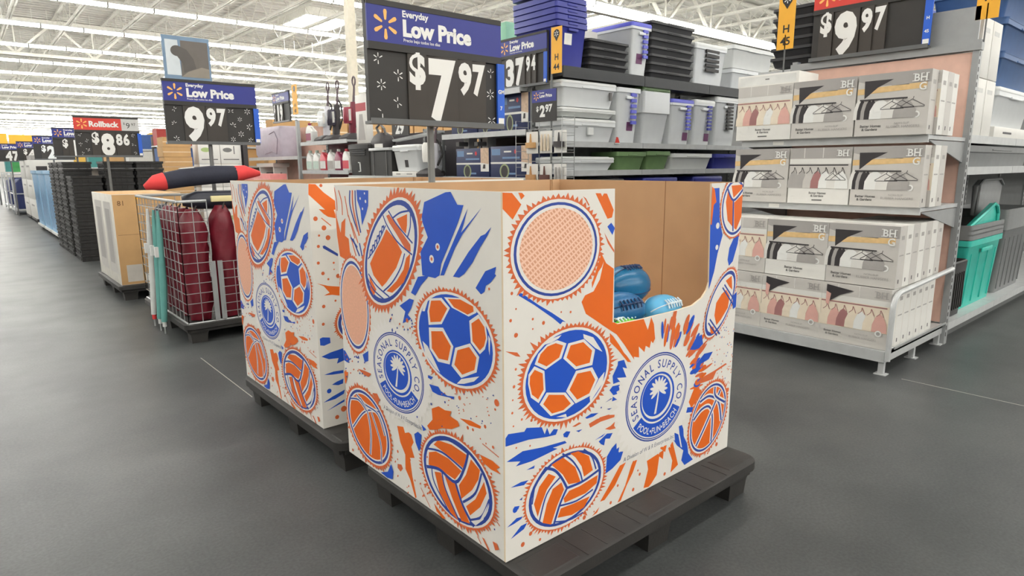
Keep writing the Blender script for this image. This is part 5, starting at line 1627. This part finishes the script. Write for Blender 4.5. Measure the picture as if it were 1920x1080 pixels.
# ------------------------------------------------------------------ vacuum and bin display left of it
gondola('display_shelf', 'low display shelf with black bins and a clear tote', (4.30, 8.60, 0), -90, 2.12, .60, [.14, .66, 1.18], 1.80, mat('display_back_charcoal', (66, 62, 66), .7), posts=True)
t = thing('black_cabinet', 'black lidded bin with a pale C shaped handle', 'storage bin', (4.30, 8.575, 1.182), -90)
MB().loft([rrect(i, .60-i, i, .45-i, .03, z) for i, z in ((.02, 0), (0, .36), (-.012, .365), (-.012, .42), (.02, .44))]).build('body', BLACK_PL, t, angle=50)
for k in range(3): MB().box(.05, .50, -.012, 0, .28+k*.03, .29+k*.03).build('rib', BLACK_PL, t, smooth=False)
MB().tube([(.30, -.012, .18), (.36, -.02, .18), (.37, -.02, .06), (.30, -.012, .06)], .008, 6).build('handle', CLEAR_LID, t)
t = thing('black_bin', 'black open front bin under a pale shelf board', 'storage bin', (4.31, 7.955, 1.182), -90)
MB().box(0, .55, 0, .4, 0, .33).build('body', BLACK_PL, t, smooth=False)
for x in (.08, .42): MB().tube([(x, -.004, 0), (x, -.004, .33)], .004, 5).build('wire', WIRE, t)
MB().box(0, .55, -.03, .42, .33, .365).build('top_board', LT_STEEL, t, bevel=.003)
tote('storage_tote', 'clear tote with two wire handles on the vacuum display', (4.32, 7.38, 1.245), .58, .42, .30, CLEAR, CLEAR_LID, rz=-90, sticker=(.25, .33, .05, .14, PACK_DARK))
t = thing('flat_box', 'flat white carton under the clear tote', 'box', (4.30, 7.385, 1.182), -90); MB().box(0, .58, 0, .42, 0, .06).build('carton', PACK_WHITE, t, bevel=.003); MB().box(.1, .2, -.001, 0, .02, .04).build('print', PACK_PALE, t, smooth=False); MB().box(.35, .48, -.001, 0, .02, .04).build('print', PACK_PALE, t, smooth=False)
t = thing('flat_box', 'cream carton on the floor display, just above the bin rim', 'box', (3.9, 8.55, 0.66), -90); MB().box(0, .7, 0, .38, 0, .50).build('carton', mat('pack_ivory', (224, 222, 208), .5), t, bevel=.003); MB().box(.08, .4, -.001, 0, .40, .43).build('print', PACK_PALE, t, smooth=False)
t2 = thing('display_plinth', 'grey plinth in front of the low display shelf', 'plinth', (3.88, 8.62, 0), -90); MB().box(0, .85, 0, .40, 0, .655).build('block', STEEL_D, t2, bevel=.005); MB().box(-.01, .86, -.01, .40, .64, .658).build('top', LT_STEEL, t2, smooth=False)
# slanted sign board with 29
t = thing('price_card', 'dark price card reading 29 below the big $7.97 sign', 'price card', (4.34, 7.42, 1.62), -90)
MB().box(0, .40, 0, .02, .07, .34).build('card', SIGN_BLACK, t, smooth=False); g = MB(); g.text('29', .09, .10, .15, -.0008, bold=.05); g.build('digit', SIGN_WHITE, t, smooth=False)
MB().beam((-.30, .20, .02), (.82, .20, .10), .1, .028).build('ledge', LT_STEEL, t, smooth=False); MB().tube([(.80, .24, .10), (.80, .24, -.437)], .02, 8).build('stem', STEEL_D, t)
# ------------------------------------------------------------------ upright vacuums
def upright_vac(name, label, loc, body_m, bin_m, rz=-90, h=.90, group=None):
    t = thing(name, label, 'vacuum', loc, rz, group)
    MB().loft([rrect(-.14, .14, -.10, .14, .03, 0), rrect(-.145, .145, -.105, .14, .04, .035), rrect(-.12, .12, -.06, .12, .04, .075), rrect(-.07, .07, .0, .10, .03, .10)]).build('floor_head', PACK_DARK, t, angle=50)
    for x in (-.12, .12): 
        o = MB().lathe([(.001, -.015), (.035, -.015), (.035, .015), (.001, .015)], (0, 0, 0), 14).build('wheel', INK, t); o.location = (x, .12, .036); o.rotation_euler = (0, math.pi/2, 0)
    MB().tube([(0, .06, .08), (0, .08, h*.35), (0, .10, h*.6)], [.055, .065, .045], 10).build('body', body_m, t)
    MB().lathe([(.001, 0), (.062, 0), (.072, .05), (.07, .2), (.05, .23), (.001, .23)], (0, .0, h*.26), 14).build('dust_bin', bin_m, t)
    MB().tube([(0, .10, h*.58), (0, .12, h*.82), (.0, .12, h*.86)], [.02, .016, .016], 8).build('stick', mat('vac_mauve_grey', (92, 76, 82), .4), t)
    lp = [(0, .12, h*.84)]+[(.045*math.sin(a), .12, h*.93-.07*math.cos(a)*h) for a in [math.pi*k/5-0 for k in range(0, 11)]]
    MB().tube(lp, .012, 6).build('handle', mat('vac_mauve_grey', (92, 76, 82), .4), t)
    MB().box(.05, .13, -.02, -.016, h*.3, h*.48).build('price_label', PACK_WHITE, t, smooth=False)
    MB().tube([(.05, .10, h*.2), (.10, .14, h*.4), (.05, .14, h*.62), (-.02, .12, h*.7)], .014, 6).build('hose', INK, t)
    return t
gondola('display_shelf', 'vacuum display shelf with a row of cleaner jugs below', (4.30, 10.22, 0), -90, 1.62, .45, [.14, .70, 1.25, 1.69], 1.72, mat('display_dark_red', (118, 70, 74), .6))
upright_vac('upright_vacuum', 'pale bodied upright vacuum, leftmost on the display shelf', (4.46, 9.73, 1.692), mat('vac_white', (226, 224, 230), .35), CLEAR, group='upright vacuums on display')
upright_vac('upright_vacuum', 'black upright vacuum, middle one on the display shelf', (4.46, 9.40, 1.692), PACK_DARK, mat('vac_smoke', (64, 60, 72), .25), group='upright vacuums on display')
upright_vac('upright_vacuum', 'maroon upright vacuum, rightmost on the display shelf', (4.46, 8.86, 1.692), mat('vac_maroon', (120, 34, 54), .35), mat('vac_red_clear', (150, 60, 76), .25), group='upright vacuums on display')
upright_vac('stick_vacuum', 'white stick cleaner standing between the grey sign posts', (4.36, 6.63, 1.182), mat('vac_white', (226, 224, 230), .35), PACK_WHITE, h=.66)
t = thing('canister_vacuum', 'dark canister vacuum on the shelf ledge left of the 29 card', 'vacuum', (4.34, 8.02, 1.552), -90)
MB().loft([rrect(0, .34, 0, .22, .06, 0), rrect(-.01, .35, -.01, .23, .07, .08), rrect(.04, .30, .02, .2, .06, .16), rrect(.10, .24, .06, .16, .04, .20)]).build('body', PACK_DARK, t, angle=50); MB().tube([(.1, .1, .18), (.06, .08, .27), (.16, .08, .32), (.26, .08, .25), (.28, .1, .15)], .018, 7).build('hose', PACK_TEXT, t); MB().box(.18, .36, -.03, -.005, .0, .05).build('label', PACK_WHITE, t, smooth=False)
t = thing('box_sign', 'white and maroon boxed cleaner pack hanging by the column', 'boxed cleaner', (4.40, 8.50, 1.624), -90); MB().box(0, .30, 0, .1, 0, .66).build('carton', PACK_WHITE, t, bevel=.003); p = MB(); p.flat([(0, .44), (.3, .44), (.3, .55), (0, .55)], -.0008, 0); p.flat([(.05, .05), (.26, .05), (.2, .4), (.1, .4)], -.0008, 1); p.build('front_print', [mat('pack_crimson', (176, 44, 56), .5), PACK_MID_GREY], t, smooth=False)
# ------------------------------------------------------------------ cleaner jugs
def jug(label, loc, m, ml, s=1.0, rz=-90):
    t = thing('cleaner_jug', label, 'jug', loc, rz, 'cleaner jugs on the display shelf')
    W, D, H = .19*s, .10*s, .20*s
    MB().loft([rrect(.01, W-.01, .01, D-.01, .02, 0), rrect(0, W, 0, D, .025, .012), rrect(0, W, 0, D, .025, H*.72), rrect(.005, W*.62, .01, D-.01, .025, H*.95), rrect(.015, W*.40, .02, D-.02, .02, H*1.08), rrect(.03, W*.30, .03, D-.03, .015, H*1.16)]).build('bottle', m, t, angle=50)
    MB().lathe([(.001, 0), (.022*s, 0), (.022*s, .03*s), (.001, .03*s)], (W*.22, D/2, H*1.15), 12).build('cap', ml, t)
    MB().tube([(W*.36, D/2, H*1.05), (W*.7, D/2, H*1.04), (W*.9, D/2, H*.86), (W*.9, D/2, H*.70)], .013*s, 7).build('handle', m, t)
    MB().box(.02, W-.02, -.002, 0, H*.12, H*.6).build('label_print', ml, t, smooth=False)
JW = mat('jug_white', (228, 228, 224), .4); JR = mat('jug_red', (206, 70, 84), .4); JM = mat('jug_maroon', (140, 38, 76), .4); JG = mat('jug_pale_green', (200, 220, 208), .4)
for k, (n, m, ml) in enumerate((('white', JW, JG), ('pale green labelled white', JW, JG), ('coral red', JR, JW), ('grey labelled white', JW, PACK_MID_GREY), ('maroon', JM, JW), ('white pale', JW, JR))):
    jug('%s cleaner jug, %s from the left on the lower display shelf' % (n, ORD[k]), (4.32, 10.12-k*.255, 1.252), m, ml, 1.2)
jug('white cleaner jug with a maroon label beside the first vacuum', (4.34, 10.12, 1.692), JW, JM, 1.15)
# ------------------------------------------------------------------ peach shelf
gondola('display_shelf', 'peach backed shelf with a bagged cushion', (4.30, 12.66, 0), -90, 2.30, .50, [.14, .66, 1.05, 1.48], 2.04, PEACH, bay=2.3)
t = thing('side_frame', 'grey steel end frame of the peach shelf', 'shelf frame', (4.28, 10.35, 0), -90); MB().box(0, .06, 0, .05, 0, 2.04).build('upright', STEEL, t, smooth=False); MB().box(0, .06, 0, .02, 2.04, 2.06).build('cap', STEEL_D, t, smooth=False)
LIL = mat('lilac_grey_bag', (186, 176, 188), .6, bump=.15, bscale=18)
t = thing('bagged_cushion', 'lilac grey bagged cushion on the peach shelf', 'cushion', (4.33, 12.45, 1.482), -90); MB().loft([rrect(.02, 1.28, .03, .38, .08, 0), rrect(0, 1.3, 0, .40, .1, .06), rrect(0, 1.3, 0, .40, .1, .46), rrect(.05, 1.24, .04, .36, .09, .53)]).build('bag', LIL, t, angle=60); MB().tube([(.55, -.004, .06), (.9, -.006, .10), (1.1, -.006, .05), (1.18, -.006, .3), (1.05, -.006, .44), (.8, -.004, .40)], .006, 5).build('zip', mat('zip_mauve', (150, 138, 152), .5), t)
t = thing('white_stool', 'white folding stool on the lower peach shelf', 'stool', (4.36, 12.5, 1.052), -90)
MB().box(0, .85, 0, .3, .26, .33).build('seat', PACK_WHITE, t, bevel=.01)
for x in (.06, .75): MB().box(x, x+.05, .03, .27, 0, .26).build('leg', PACK_WHITE, t, smooth=False)
MB().box(.06, .80, .14, .17, .12, .16).build('stretcher', INK, t, smooth=False)
t = thing('pink_box', 'coral pink flat box in front of the peach shelf', 'box', (3.95, 12.0, .84), -90); MB().box(0, 1.28, 0, .28, 0, .36).build('carton', mat('coral_pink', (240, 150, 146), .5), t, bevel=.004); MB().box(.5, 1.2, -.002, 0, .1, .28).build('window_print', mat('coral_pale', (244, 178, 172), .5), t, smooth=False)
t = thing('display_plinth', 'low plinth under the coral pink box', 'plinth', (3.9, 12.1, 0), -90); MB().box(0, 1.5, 0, .38, 0, .835).build('block', STEEL_D, t, bevel=.005); MB().box(-.01, 1.51, -.01, .38, .82, .838).build('top', LT_STEEL, t, smooth=False)
price_sign('price_sign', 'small price sign reading 19 above the peach shelf', (4.30, 11.30, 2.06), -90, 'low', ('$', '19', ''), big_x=.14, tab=None, detail=False)
# ------------------------------------------------------------------ cartons and far shelving
def carton(label, loc, w, d, h, m=CARTON, grp=None, tape=True, rz=0, cat='carton'):
    t = thing('carton', label, cat, loc, rz, grp)
    MB().box(0, w, 0, d, 0, h).build('box_body', m, t, smooth=False)
    if tape: MB().box(0, w, -.002, 0, h*.46, h*.54).build('tape', KRAFT_EDGE if m is CARTON else PACK_PALE, t, smooth=False)
    return t
for k in range(10):
    carton('flat brown carton in the tall stack behind the crates, %s from the floor' % ORD[k], (3.12+(k % 2)*.015, 14.0, k*.19+.001), .50, .45, .185, grp='tall stack of brown cartons')
PICT = mat('pict_grey', (120, 120, 118), .5); PICG = mat('pict_green', (176, 198, 130), .5)
for r in range(4):
    for c in range(2):
        t = thing('picture_carton', 'white picture carton, %s column, %s from the floor, behind the wire cage' % (('left', 'right')[c], ORD[r]), 'carton', (3.76+c*.42, 14.0, r*.46+.001), 0, 'white picture cartons')
        MB().box(0, .41, 0, .4, 0, .455).build('box_body', PACK_WHITE, t, bevel=.004)
        p = MB(); p.flat(ellipse(.14, .28, .09, .045, 0, 18), -.0008, 1 if (r+c) % 2 else 0); p.flat([(.26, .2), (.28, .2), (.28, .36), (.26, .36)], -.0008, 0); p.flat([(.05, .08), (.36, .08), (.36, .1), (.05, .1)], -.0008, 0)
        p.build('print', [PICT, PICG], t, smooth=False)
carton('dark grey upright post box beside the white picture cartons', (4.62, 13.95, 0), .09, .4, 1.85, m=PACK_DARK, tape=False, cat='panel')
FARG = mat('far_shelf_back', (150, 142, 132), .7)
gondola('gondola_shelf', 'far shelving run behind the vacuums, stacked with brown cartons', (6.2, 16.6, 0), 0, 9.76, .6, [.14, .8, 1.4, 2.0], 2.05, mat('far_carton_board', (196, 160, 116), .8), posts=False)
for k in range(9):
    carton('large brown carton on top of the far shelving, %s from the left' % ORD[k], (6.3+k*1.05, 16.65, 2.003), 1.0, .5, (.5, .46, .62, .5, .55, .5, .6, .48, .5)[k], grp='brown cartons on the far shelving')
for k in range(9):
    carton('brown carton on the third level of the far shelving, %s from the left' % ORD[k], (6.3+k*1.05, 16.65, 1.403), .98, .5, .5, grp='brown cartons inside the far shelving')
rg = random.Random(3)
FC = [mat('far_red', (176, 62, 56), .6), mat('far_blue', (60, 92, 150), .6), mat('far_white', (222, 220, 214), .6), CARTON, mat('far_teal', (70, 140, 136), .6), mat('far_yellow', (226, 184, 84), .6), PACK_GREY]
for j, yy in enumerate((19.5, 23.5, 27.5, 31.5, 36, 41, 47, 54)):
    gondola('gondola_shelf', 'distant shelving run, %s one behind the cartons' % ORD[j], (4.2, yy, 0), 0, 12.2, .6, [.14, .75, 1.35, 1.9], 2.2, FARG, bay=6.1, posts=False)
    for k in range(8):
        m = FC[(k*3+j) % 7]
        carton('%s carton on top of the %s distant shelving, %s along' % (m.name.replace('far_', '').replace('brown_carton', 'brown').replace('pack_warm_', ''), ORD[j], ORD[k]), (4.25+k*1.5, yy+.02, 1.905), 1.3, .5, rg.uniform(.35, .75), m=m, grp='cartons on distant shelving', tape=False)
        m = FC[(k*2+j+1) % 7]
        carton('%s carton inside the %s distant shelving, %s along' % (m.name.replace('far_', '').replace('brown_carton', 'brown').replace('pack_warm_', ''), ORD[j], ORD[k]), (4.25+k*1.5, yy+.02, 1.355), 1.4, .5, .48, m=m, grp='cartons in distant shelving', tape=False)
# ------------------------------------------------------------------ wire cage with camp chairs
make_pallet('pallet', 'black plastic pallet under the wire cage', (1.16, 5.08, 0), 1.1, 1.42)
CG = thing('wire_cage', 'tall galvanised wire cage holding bagged folding chairs', 'wire cage', (1.19, 5.10, .1535))
CW, CDp, CH = 1.04, 1.38, .91
def grid(mb, p0, du, dv, nu, nv, r=.0035):
    p0, du, dv = Vector(p0), Vector(du), Vector(dv)
    for i in range(nu+1): mb.tube([p0+du*i/nu, p0+du*i/nu+dv], r, 4)
    for j in range(nv+1): mb.tube([p0+dv*j/nv, p0+dv*j/nv+du], r, 4)
    return mb
for nm, a in (('left_panel', ((0,0,0),(0,CDp,0),(0,0,CH),12,12)), ('right_panel', ((CW,0,0),(0,CDp,0),(0,0,CH),12,12)), ('back_panel', ((0,CDp,0),(CW,0,0),(0,0,CH),10,12)), ('front_fixed_panel', ((0,0,0),(.20,0,0),(0,0,CH),2,12)), ('front_gate', ((.26,-.01,0),(.76,0,0),(0,0,.45),8,7))):
    o = grid(MB(), *a).build(nm, WIRE, CG)
f = MB()
f.tube([(.20,0,CH),(0,0,CH),(0,CDp,CH),(CW,CDp,CH),(CW,0,CH)], .011, 6).build('top_rim', WIRE, CG)
MB().tube([(0,0,0),(CW,0,0),(CW,CDp,0),(0,CDp,0),(0,0,0)], .009, 6).build('bottom_rim', WIRE, CG)
for x in (.205, .255): MB().box(x-.018, x+.018, -.012, -.004, .01, .46).build('hinge_strip', STEEL, CG, smooth=False)
def sack(label, loc, r, h, m, lean=(0, 0), grp='bagged folding chairs'):
    t = thing('chair_bag', label, 'chair bag', loc, 0, grp)
    rg = random.Random(int(loc[0]*100+loc[1]*10)); rings = []
    for i in range(15):
        z = h*i/14; f = (.86+.14*math.sin(math.pi*min(1, i/3)/2)) if i < 12 else (.97, .8, .42)[i-12]
        rings.append([(lean[0]*z/h+r*f*(1+.08*math.sin(3*a+i*.9+loc[0]*9)+.07*math.sin(6*a-i*1.3)+.04*math.sin(11*a+i*2.3))*math.cos(a), lean[1]*z/h+r*f*(1+.08*math.sin(3*a+i*.9+loc[0]*9)+.07*math.sin(6*a-i*1.3)+.04*math.sin(11*a+i*2.3))*math.sin(a), z) for a in (2*math.pi*k/18 for k in range(18))])
    MB().loft(rings).build('bag', m, t, angle=80)
    top = Vector((lean[0], lean[1], h))
    MB().tube([top+Vector((0, 0, -.02)), top+Vector((.03, -.02, .02)), top+Vector((.0, -.06, -.02))], .005, 5).build('drawstring', INK, t)
    return t
cz = .1605
for k, (x, y, m, n, lx) in enumerate(((1.315, 5.225, MAROON, 'maroon', .0), (1.52, 5.225, MAROON, 'maroon', .0), (1.722, 5.225, MAROON, 'maroon', .0), (1.922, 5.225, NYLON_BK, 'black', .0), (2.115, 5.225, NYLON_BK, 'black', .0),
                                     (1.315, 5.44, MAROON, 'maroon', .0), (1.315, 5.66, MAROON, 'maroon', .0), (1.315, 5.88, MAROON, 'maroon', .0), (1.315, 6.10, NYLON_BK, 'black', .0))):
    sack('%s folding chair bag standing %s' % (n, ('at the near left cage corner', 'second along the cage front', 'third along the cage front', 'fourth along the cage front', 'at the right end of the cage front', 'second along the cage left side', 'third along the cage left side', 'fourth along the cage left side', 'at the far left of the cage')[k]), (x, y, cz), .088, (.84, .86, .86, .87, .87, .84, .84, .84, .84)[k], m, (lx, .0))
t = thing('chair_bag', 'black chair bag lying across the standing bags in the cage', 'chair bag', (1.30, 5.40, 1.055))
MB().tube([(0, 0, 0), (.1, -.02, .005), (.35, -.03, .0), (.6, -.02, .0), (.78, 0, 0)], [.04, .07, .075, .07, .03], 14).build('bag', NYLON_BK, t, angle=80); MB().box(.18, .38, -.115, -.085, -.01, .035).build('care_label', mat('label_cream_yellow', (236, 224, 168), .5), t, bevel=.004)
t = thing('chair_bag', 'navy roll bag with coral red ends lying on top of the cage', 'chair bag', (1.05, 5.38, 1.195))
t.rotation_euler = (0, math.radians(-5), math.radians(2))
MB().tube([(.14, 0, 0), (.3, 0, .012), (.5, 0, .012), (.66, 0, 0)], [.062, .07, .07, .066], 16).build('bag', NAVY_CL, t, angle=80)
for a, b, c in (((.14, 0, 0), (.08, 0, -.005), (0, 0, -.03)), ((.66, 0, 0), (.74, 0, .005), (.86, 0, -.015))): MB().tube([a, b, c], [.066, .058, .02], 14).build('end_cap', RED_CL, t, angle=80)
MB().box(.26, .36, -.02, .02, .078, .084).build('brand_print', SIGN_WHITE, t, smooth=False)
TEALU = mat('umbrella_teal', (110, 176, 168), .5); WHU = mat('umbrella_white', (226, 228, 224), .5)
for k, (m, n, y, lx) in enumerate(((WHU, 'white', 5.93, .0), (TEALU, 'teal', 5.72, .01), (TEALU, 'pale teal', 5.58, .0))):
    t = thing('folded_umbrella', '%s folded beach umbrella leaning on the cage left side' % n, 'umbrella', (1.125, y, .0))
    MB().tube([(0, 0, .10), (.02, -.01, .4), (.03, -.02, .8), (.03, -.02, .98)], [.022, .028, .022, .008], 8).build('canopy', m, t, angle=80); MB().tube([(0, 0, 0), (0, 0, .12)], .008, 6).build('shaft', WIRE, t); MB().lathe([(.001, 0), (.016, 0), (.016, .04), (.001, .04)], (0, 0, .06), 10).build('tip', RED_CL if k == 0 else WHU, t); MB().box(-.018, .05, -.03, .0, .62, .70).build('band', SIGN_WHITE, t, smooth=False)
# ------------------------------------------------------------------ upright shelf carton
make_pallet('pallet', 'black plastic pallet under the tall brown carton', (1.10, 7.25, 0), 1.0, 1.3)
t = thing('carton', 'tall brown carton with a white picture side on a pallet', 'carton', (1.13, 7.30, .1535))
MB().box(0, .62, 0, 1.18, 0, .90, mis=[1,1,1,1,1,0]).build('box_body', [mat('carton_white_side', (232, 228, 218), .6), CARTON], t, bevel=.004)
p = MB()
for y0, y1 in ((.12, .5), (.62, 1.04)):
    p.add([(-.0008, y0, .1), (-.0008, y1, .1), (-.0008, y1, .82), (-.0008, y0, .82)], [(3,2,1,0)], 0); p.add([(-.0014, y0+.08, .2), (-.0014, y1-.06, .2), (-.0014, y1-.06, .75), (-.0014, y0+.08, .75)], [(3,2,1,0)], 1)
p.build('side_picture', [PACK_GREY, PACK_MID_GREY], t, smooth=False)
p = MB(); p.flat([(.06, .03), (.2, .03), (.2, .2), (.06, .2)], -.0008, 0); p.flat([(.22, .02), (.27, .02), (.27, .1), (.22, .1)], -.0008, 1); p.text('81', .04, .79, .05, -.0008, 2); p.flat([(.2, .85), (.25, .85), (.25, .88), (.2, .88)], -.0008, 3); p.flat([(.02, .5), (.6, .5), (.6, .503), (.02, .503)], -.0008, 2)
p.build('front_print', [mat('label_grey', (196, 190, 180), .5), PACK_WHITE, mat('carton_ink', (128, 92, 58), .7), TAG_Y], t, smooth=False)
# ------------------------------------------------------------------ black crates
def crate_mesh(w, d, h):
    m = MB(); m.loft([rrect(i, w-i, i, d-i, .015, z, 2) for i, z in ((.012, 0), (.012, h*.62), (0, h*.66), (0, h*.97), (.012, h*.97), (.02, .01))])
    for k in range(4): m.box(w*(.16+k*.19), w*(.16+k*.19)+w*.1, .002, .014, h*.18, h*.5)
    for k in range(5): m.box(.002, .014, d*(.12+k*.17), d*(.12+k*.17)+d*.09, h*.18, h*.5)
    return m
CR = crate_mesh(.38, .55, .10).mesh('shell', BLACK_PL, smooth=False)
hole = MB()
for k in range(3): hole.box(.08+k*.09, .13+k*.09, -.0006, .0006, .066, .092)
for k in range(5): hole.box(-.0006, .0006, .06+k*.095, .12+k*.095, .068, .094)
CRH = hole.mesh('grip_slots', INK, smooth=False)
for (x, y, n) in ((1.22, 10.80, 12), (1.62, 10.80, 14), (2.02, 10.80, 14), (1.22, 11.60, 14), (1.22, 12.25, 14), (1.22, 12.90, 14)):
    for k in range(n):
        t = thing('stacking_crate', 'black plastic stacking crate in the tall nested stacks past the brown carton', 'crate', (x, y, k*.1005), 0, 'black stacking crates')
        obj('shell', CR, t); obj('grip_slots', CRH, t)['kind'] = 'stuff'
# ------------------------------------------------------------------ far row: hampers, appliance cartons, cart
PB = mat('hamper_pale_blue', (150, 190, 222), .5)
for k, y in enumerate((14.2, 15.5, 16.8)):
    t = thing('laundry_hamper', 'tall pale blue hamper on a dolly, %s from the black crates' % ORD[k], 'hamper', (1.30, y, 0), 0, 'pale blue hampers')
    MB().loft([rrect(i, .62-i, i, 1.15-i, .04, z) for i, z in ((.03, .12), (.01, 1.2), (-.01, 1.21), (-.01, 1.27), (.02, 1.27))]).build('body', PB, t, angle=50)
    for j in range(5): MB().box(-.004+.03*(1-.5), .014, .12+j*.2, .18+j*.2, .2, 1.15).build('rib', mat('hamper_mid_blue', (120, 164, 204), .5), t, smooth=False)
    MB().box(0, .62, 0, 1.15, .08, .12).build('dolly', PACK_WHITE, t, smooth=False)
    for x in (.06, .5):
        for yy in (.08, 1.0): MB().box(x, x+.06, yy, yy+.06, 0, .08).build('caster', INK, t, smooth=False)
for k, y in enumerate((19.4, 21.0)):
    for j in range(3):
        t = thing('appliance_carton', 'white appliance carton, %s stack, %s from the floor' % (('nearer', 'farther')[k], ORD[j]), 'carton', (1.40, y, .10+j*.475), 0, 'white appliance cartons')
        MB().box(0, .9, 0, 1.4, 0, .47).build('box_body', PACK_WHITE, t, bevel=.006); MB().box(.12, .34, -.003, 0, .12, .32).build('window_print', PACK_DARK, t, smooth=False); MB().box(-.003, 0, .2, .9, .3, .34).build('side_print', PACK_PALE, t, smooth=False)
    MB_p = thing('low_dolly', 'dark low dolly under the %s white appliance cartons' % ('nearer', 'farther')[k], 'dolly', (1.40, y, 0)); MB().box(0, .9, 0, 1.4, .05, .098).build('deck', PACK_DARK, MB_p, smooth=False)
    for x in (.05, .79):
        for yy in (.05, 1.29): MB().box(x, x+.06, yy, yy+.06, 0, .05).build('caster', INK, MB_p, smooth=False)
carton('flat dark topped carton on the nearer appliance stack', (1.45, 19.45, 1.53), .8, 1.2, .10, m=PACK_MID_GREY, tape=False)
for k, y in enumerate((23.4, 26.6)):
    t = thing('roll_cart', 'steel roll cart with navy sacks, %s at the far left' % ('nearer', 'farther')[k], 'cart', (1.20, y, 0))
    MB().box(0, 1.0, 0, 1.6, .12, .16).build('deck', LT_STEEL, t, smooth=False)
    fr = MB()
    for x, yy in ((.03, .03), (.97, .03), (.03, 1.57), (.97, 1.57)): fr.tube([(x, yy, .02), (x, yy, 1.2)], .02, 6)
    for z in (.6, 1.15): fr.tube([(.03, .03, z), (.97, .03, z), (.97, 1.57, z), (.03, 1.57, z), (.03, .03, z)], .014, 6)
    fr.build('frame', LT_STEEL, t)
    NV = mat('navy_sack', (34, 46, 96), .6, bump=.3, bscale=12)
    for j in range(3):
        MB().loft([rrect(.1, .9, .08+j*.49, .54+j*.49, .1, z) for z in (.165, .3, .9)]+[rrect(.2, .8, .14+j*.49, .48+j*.49, .1, 1.02)]).build('sack', NV, t, angle=80)
carton('teal carton on the farther roll cart', (1.3, 26.7, 1.22), .7, .5, .35, m=FC[4], tape=False)
carton('green carton on the nearer roll cart', (1.3, 23.5, 1.22), .3, .3, .28, m=mat('far_green', (92, 190, 112), .6), tape=False)
for k, (x, y) in enumerate(((.75, 30.5), (1.75, 31.5))):
    t = thing('hanging_banner', 'yellow banner board on a post at the far left, %s one' % ('left', 'right')[k], 'sign', (x, y, 0)); MB().box(0, .9, 0, .03, 2.0, 2.6).build('board', TAG_Y, t, smooth=False); MB().tube([(.45, .05, 0), (.45, .05, 2.5)], .03, 6).build('post', STEEL_D, t)

aisle_tag('small yellow aisle tag farther left, beyond the 19 sign', (4.6, 14.2, 2.25), -90, '', .3, .62, rod=(-2.25, .1))
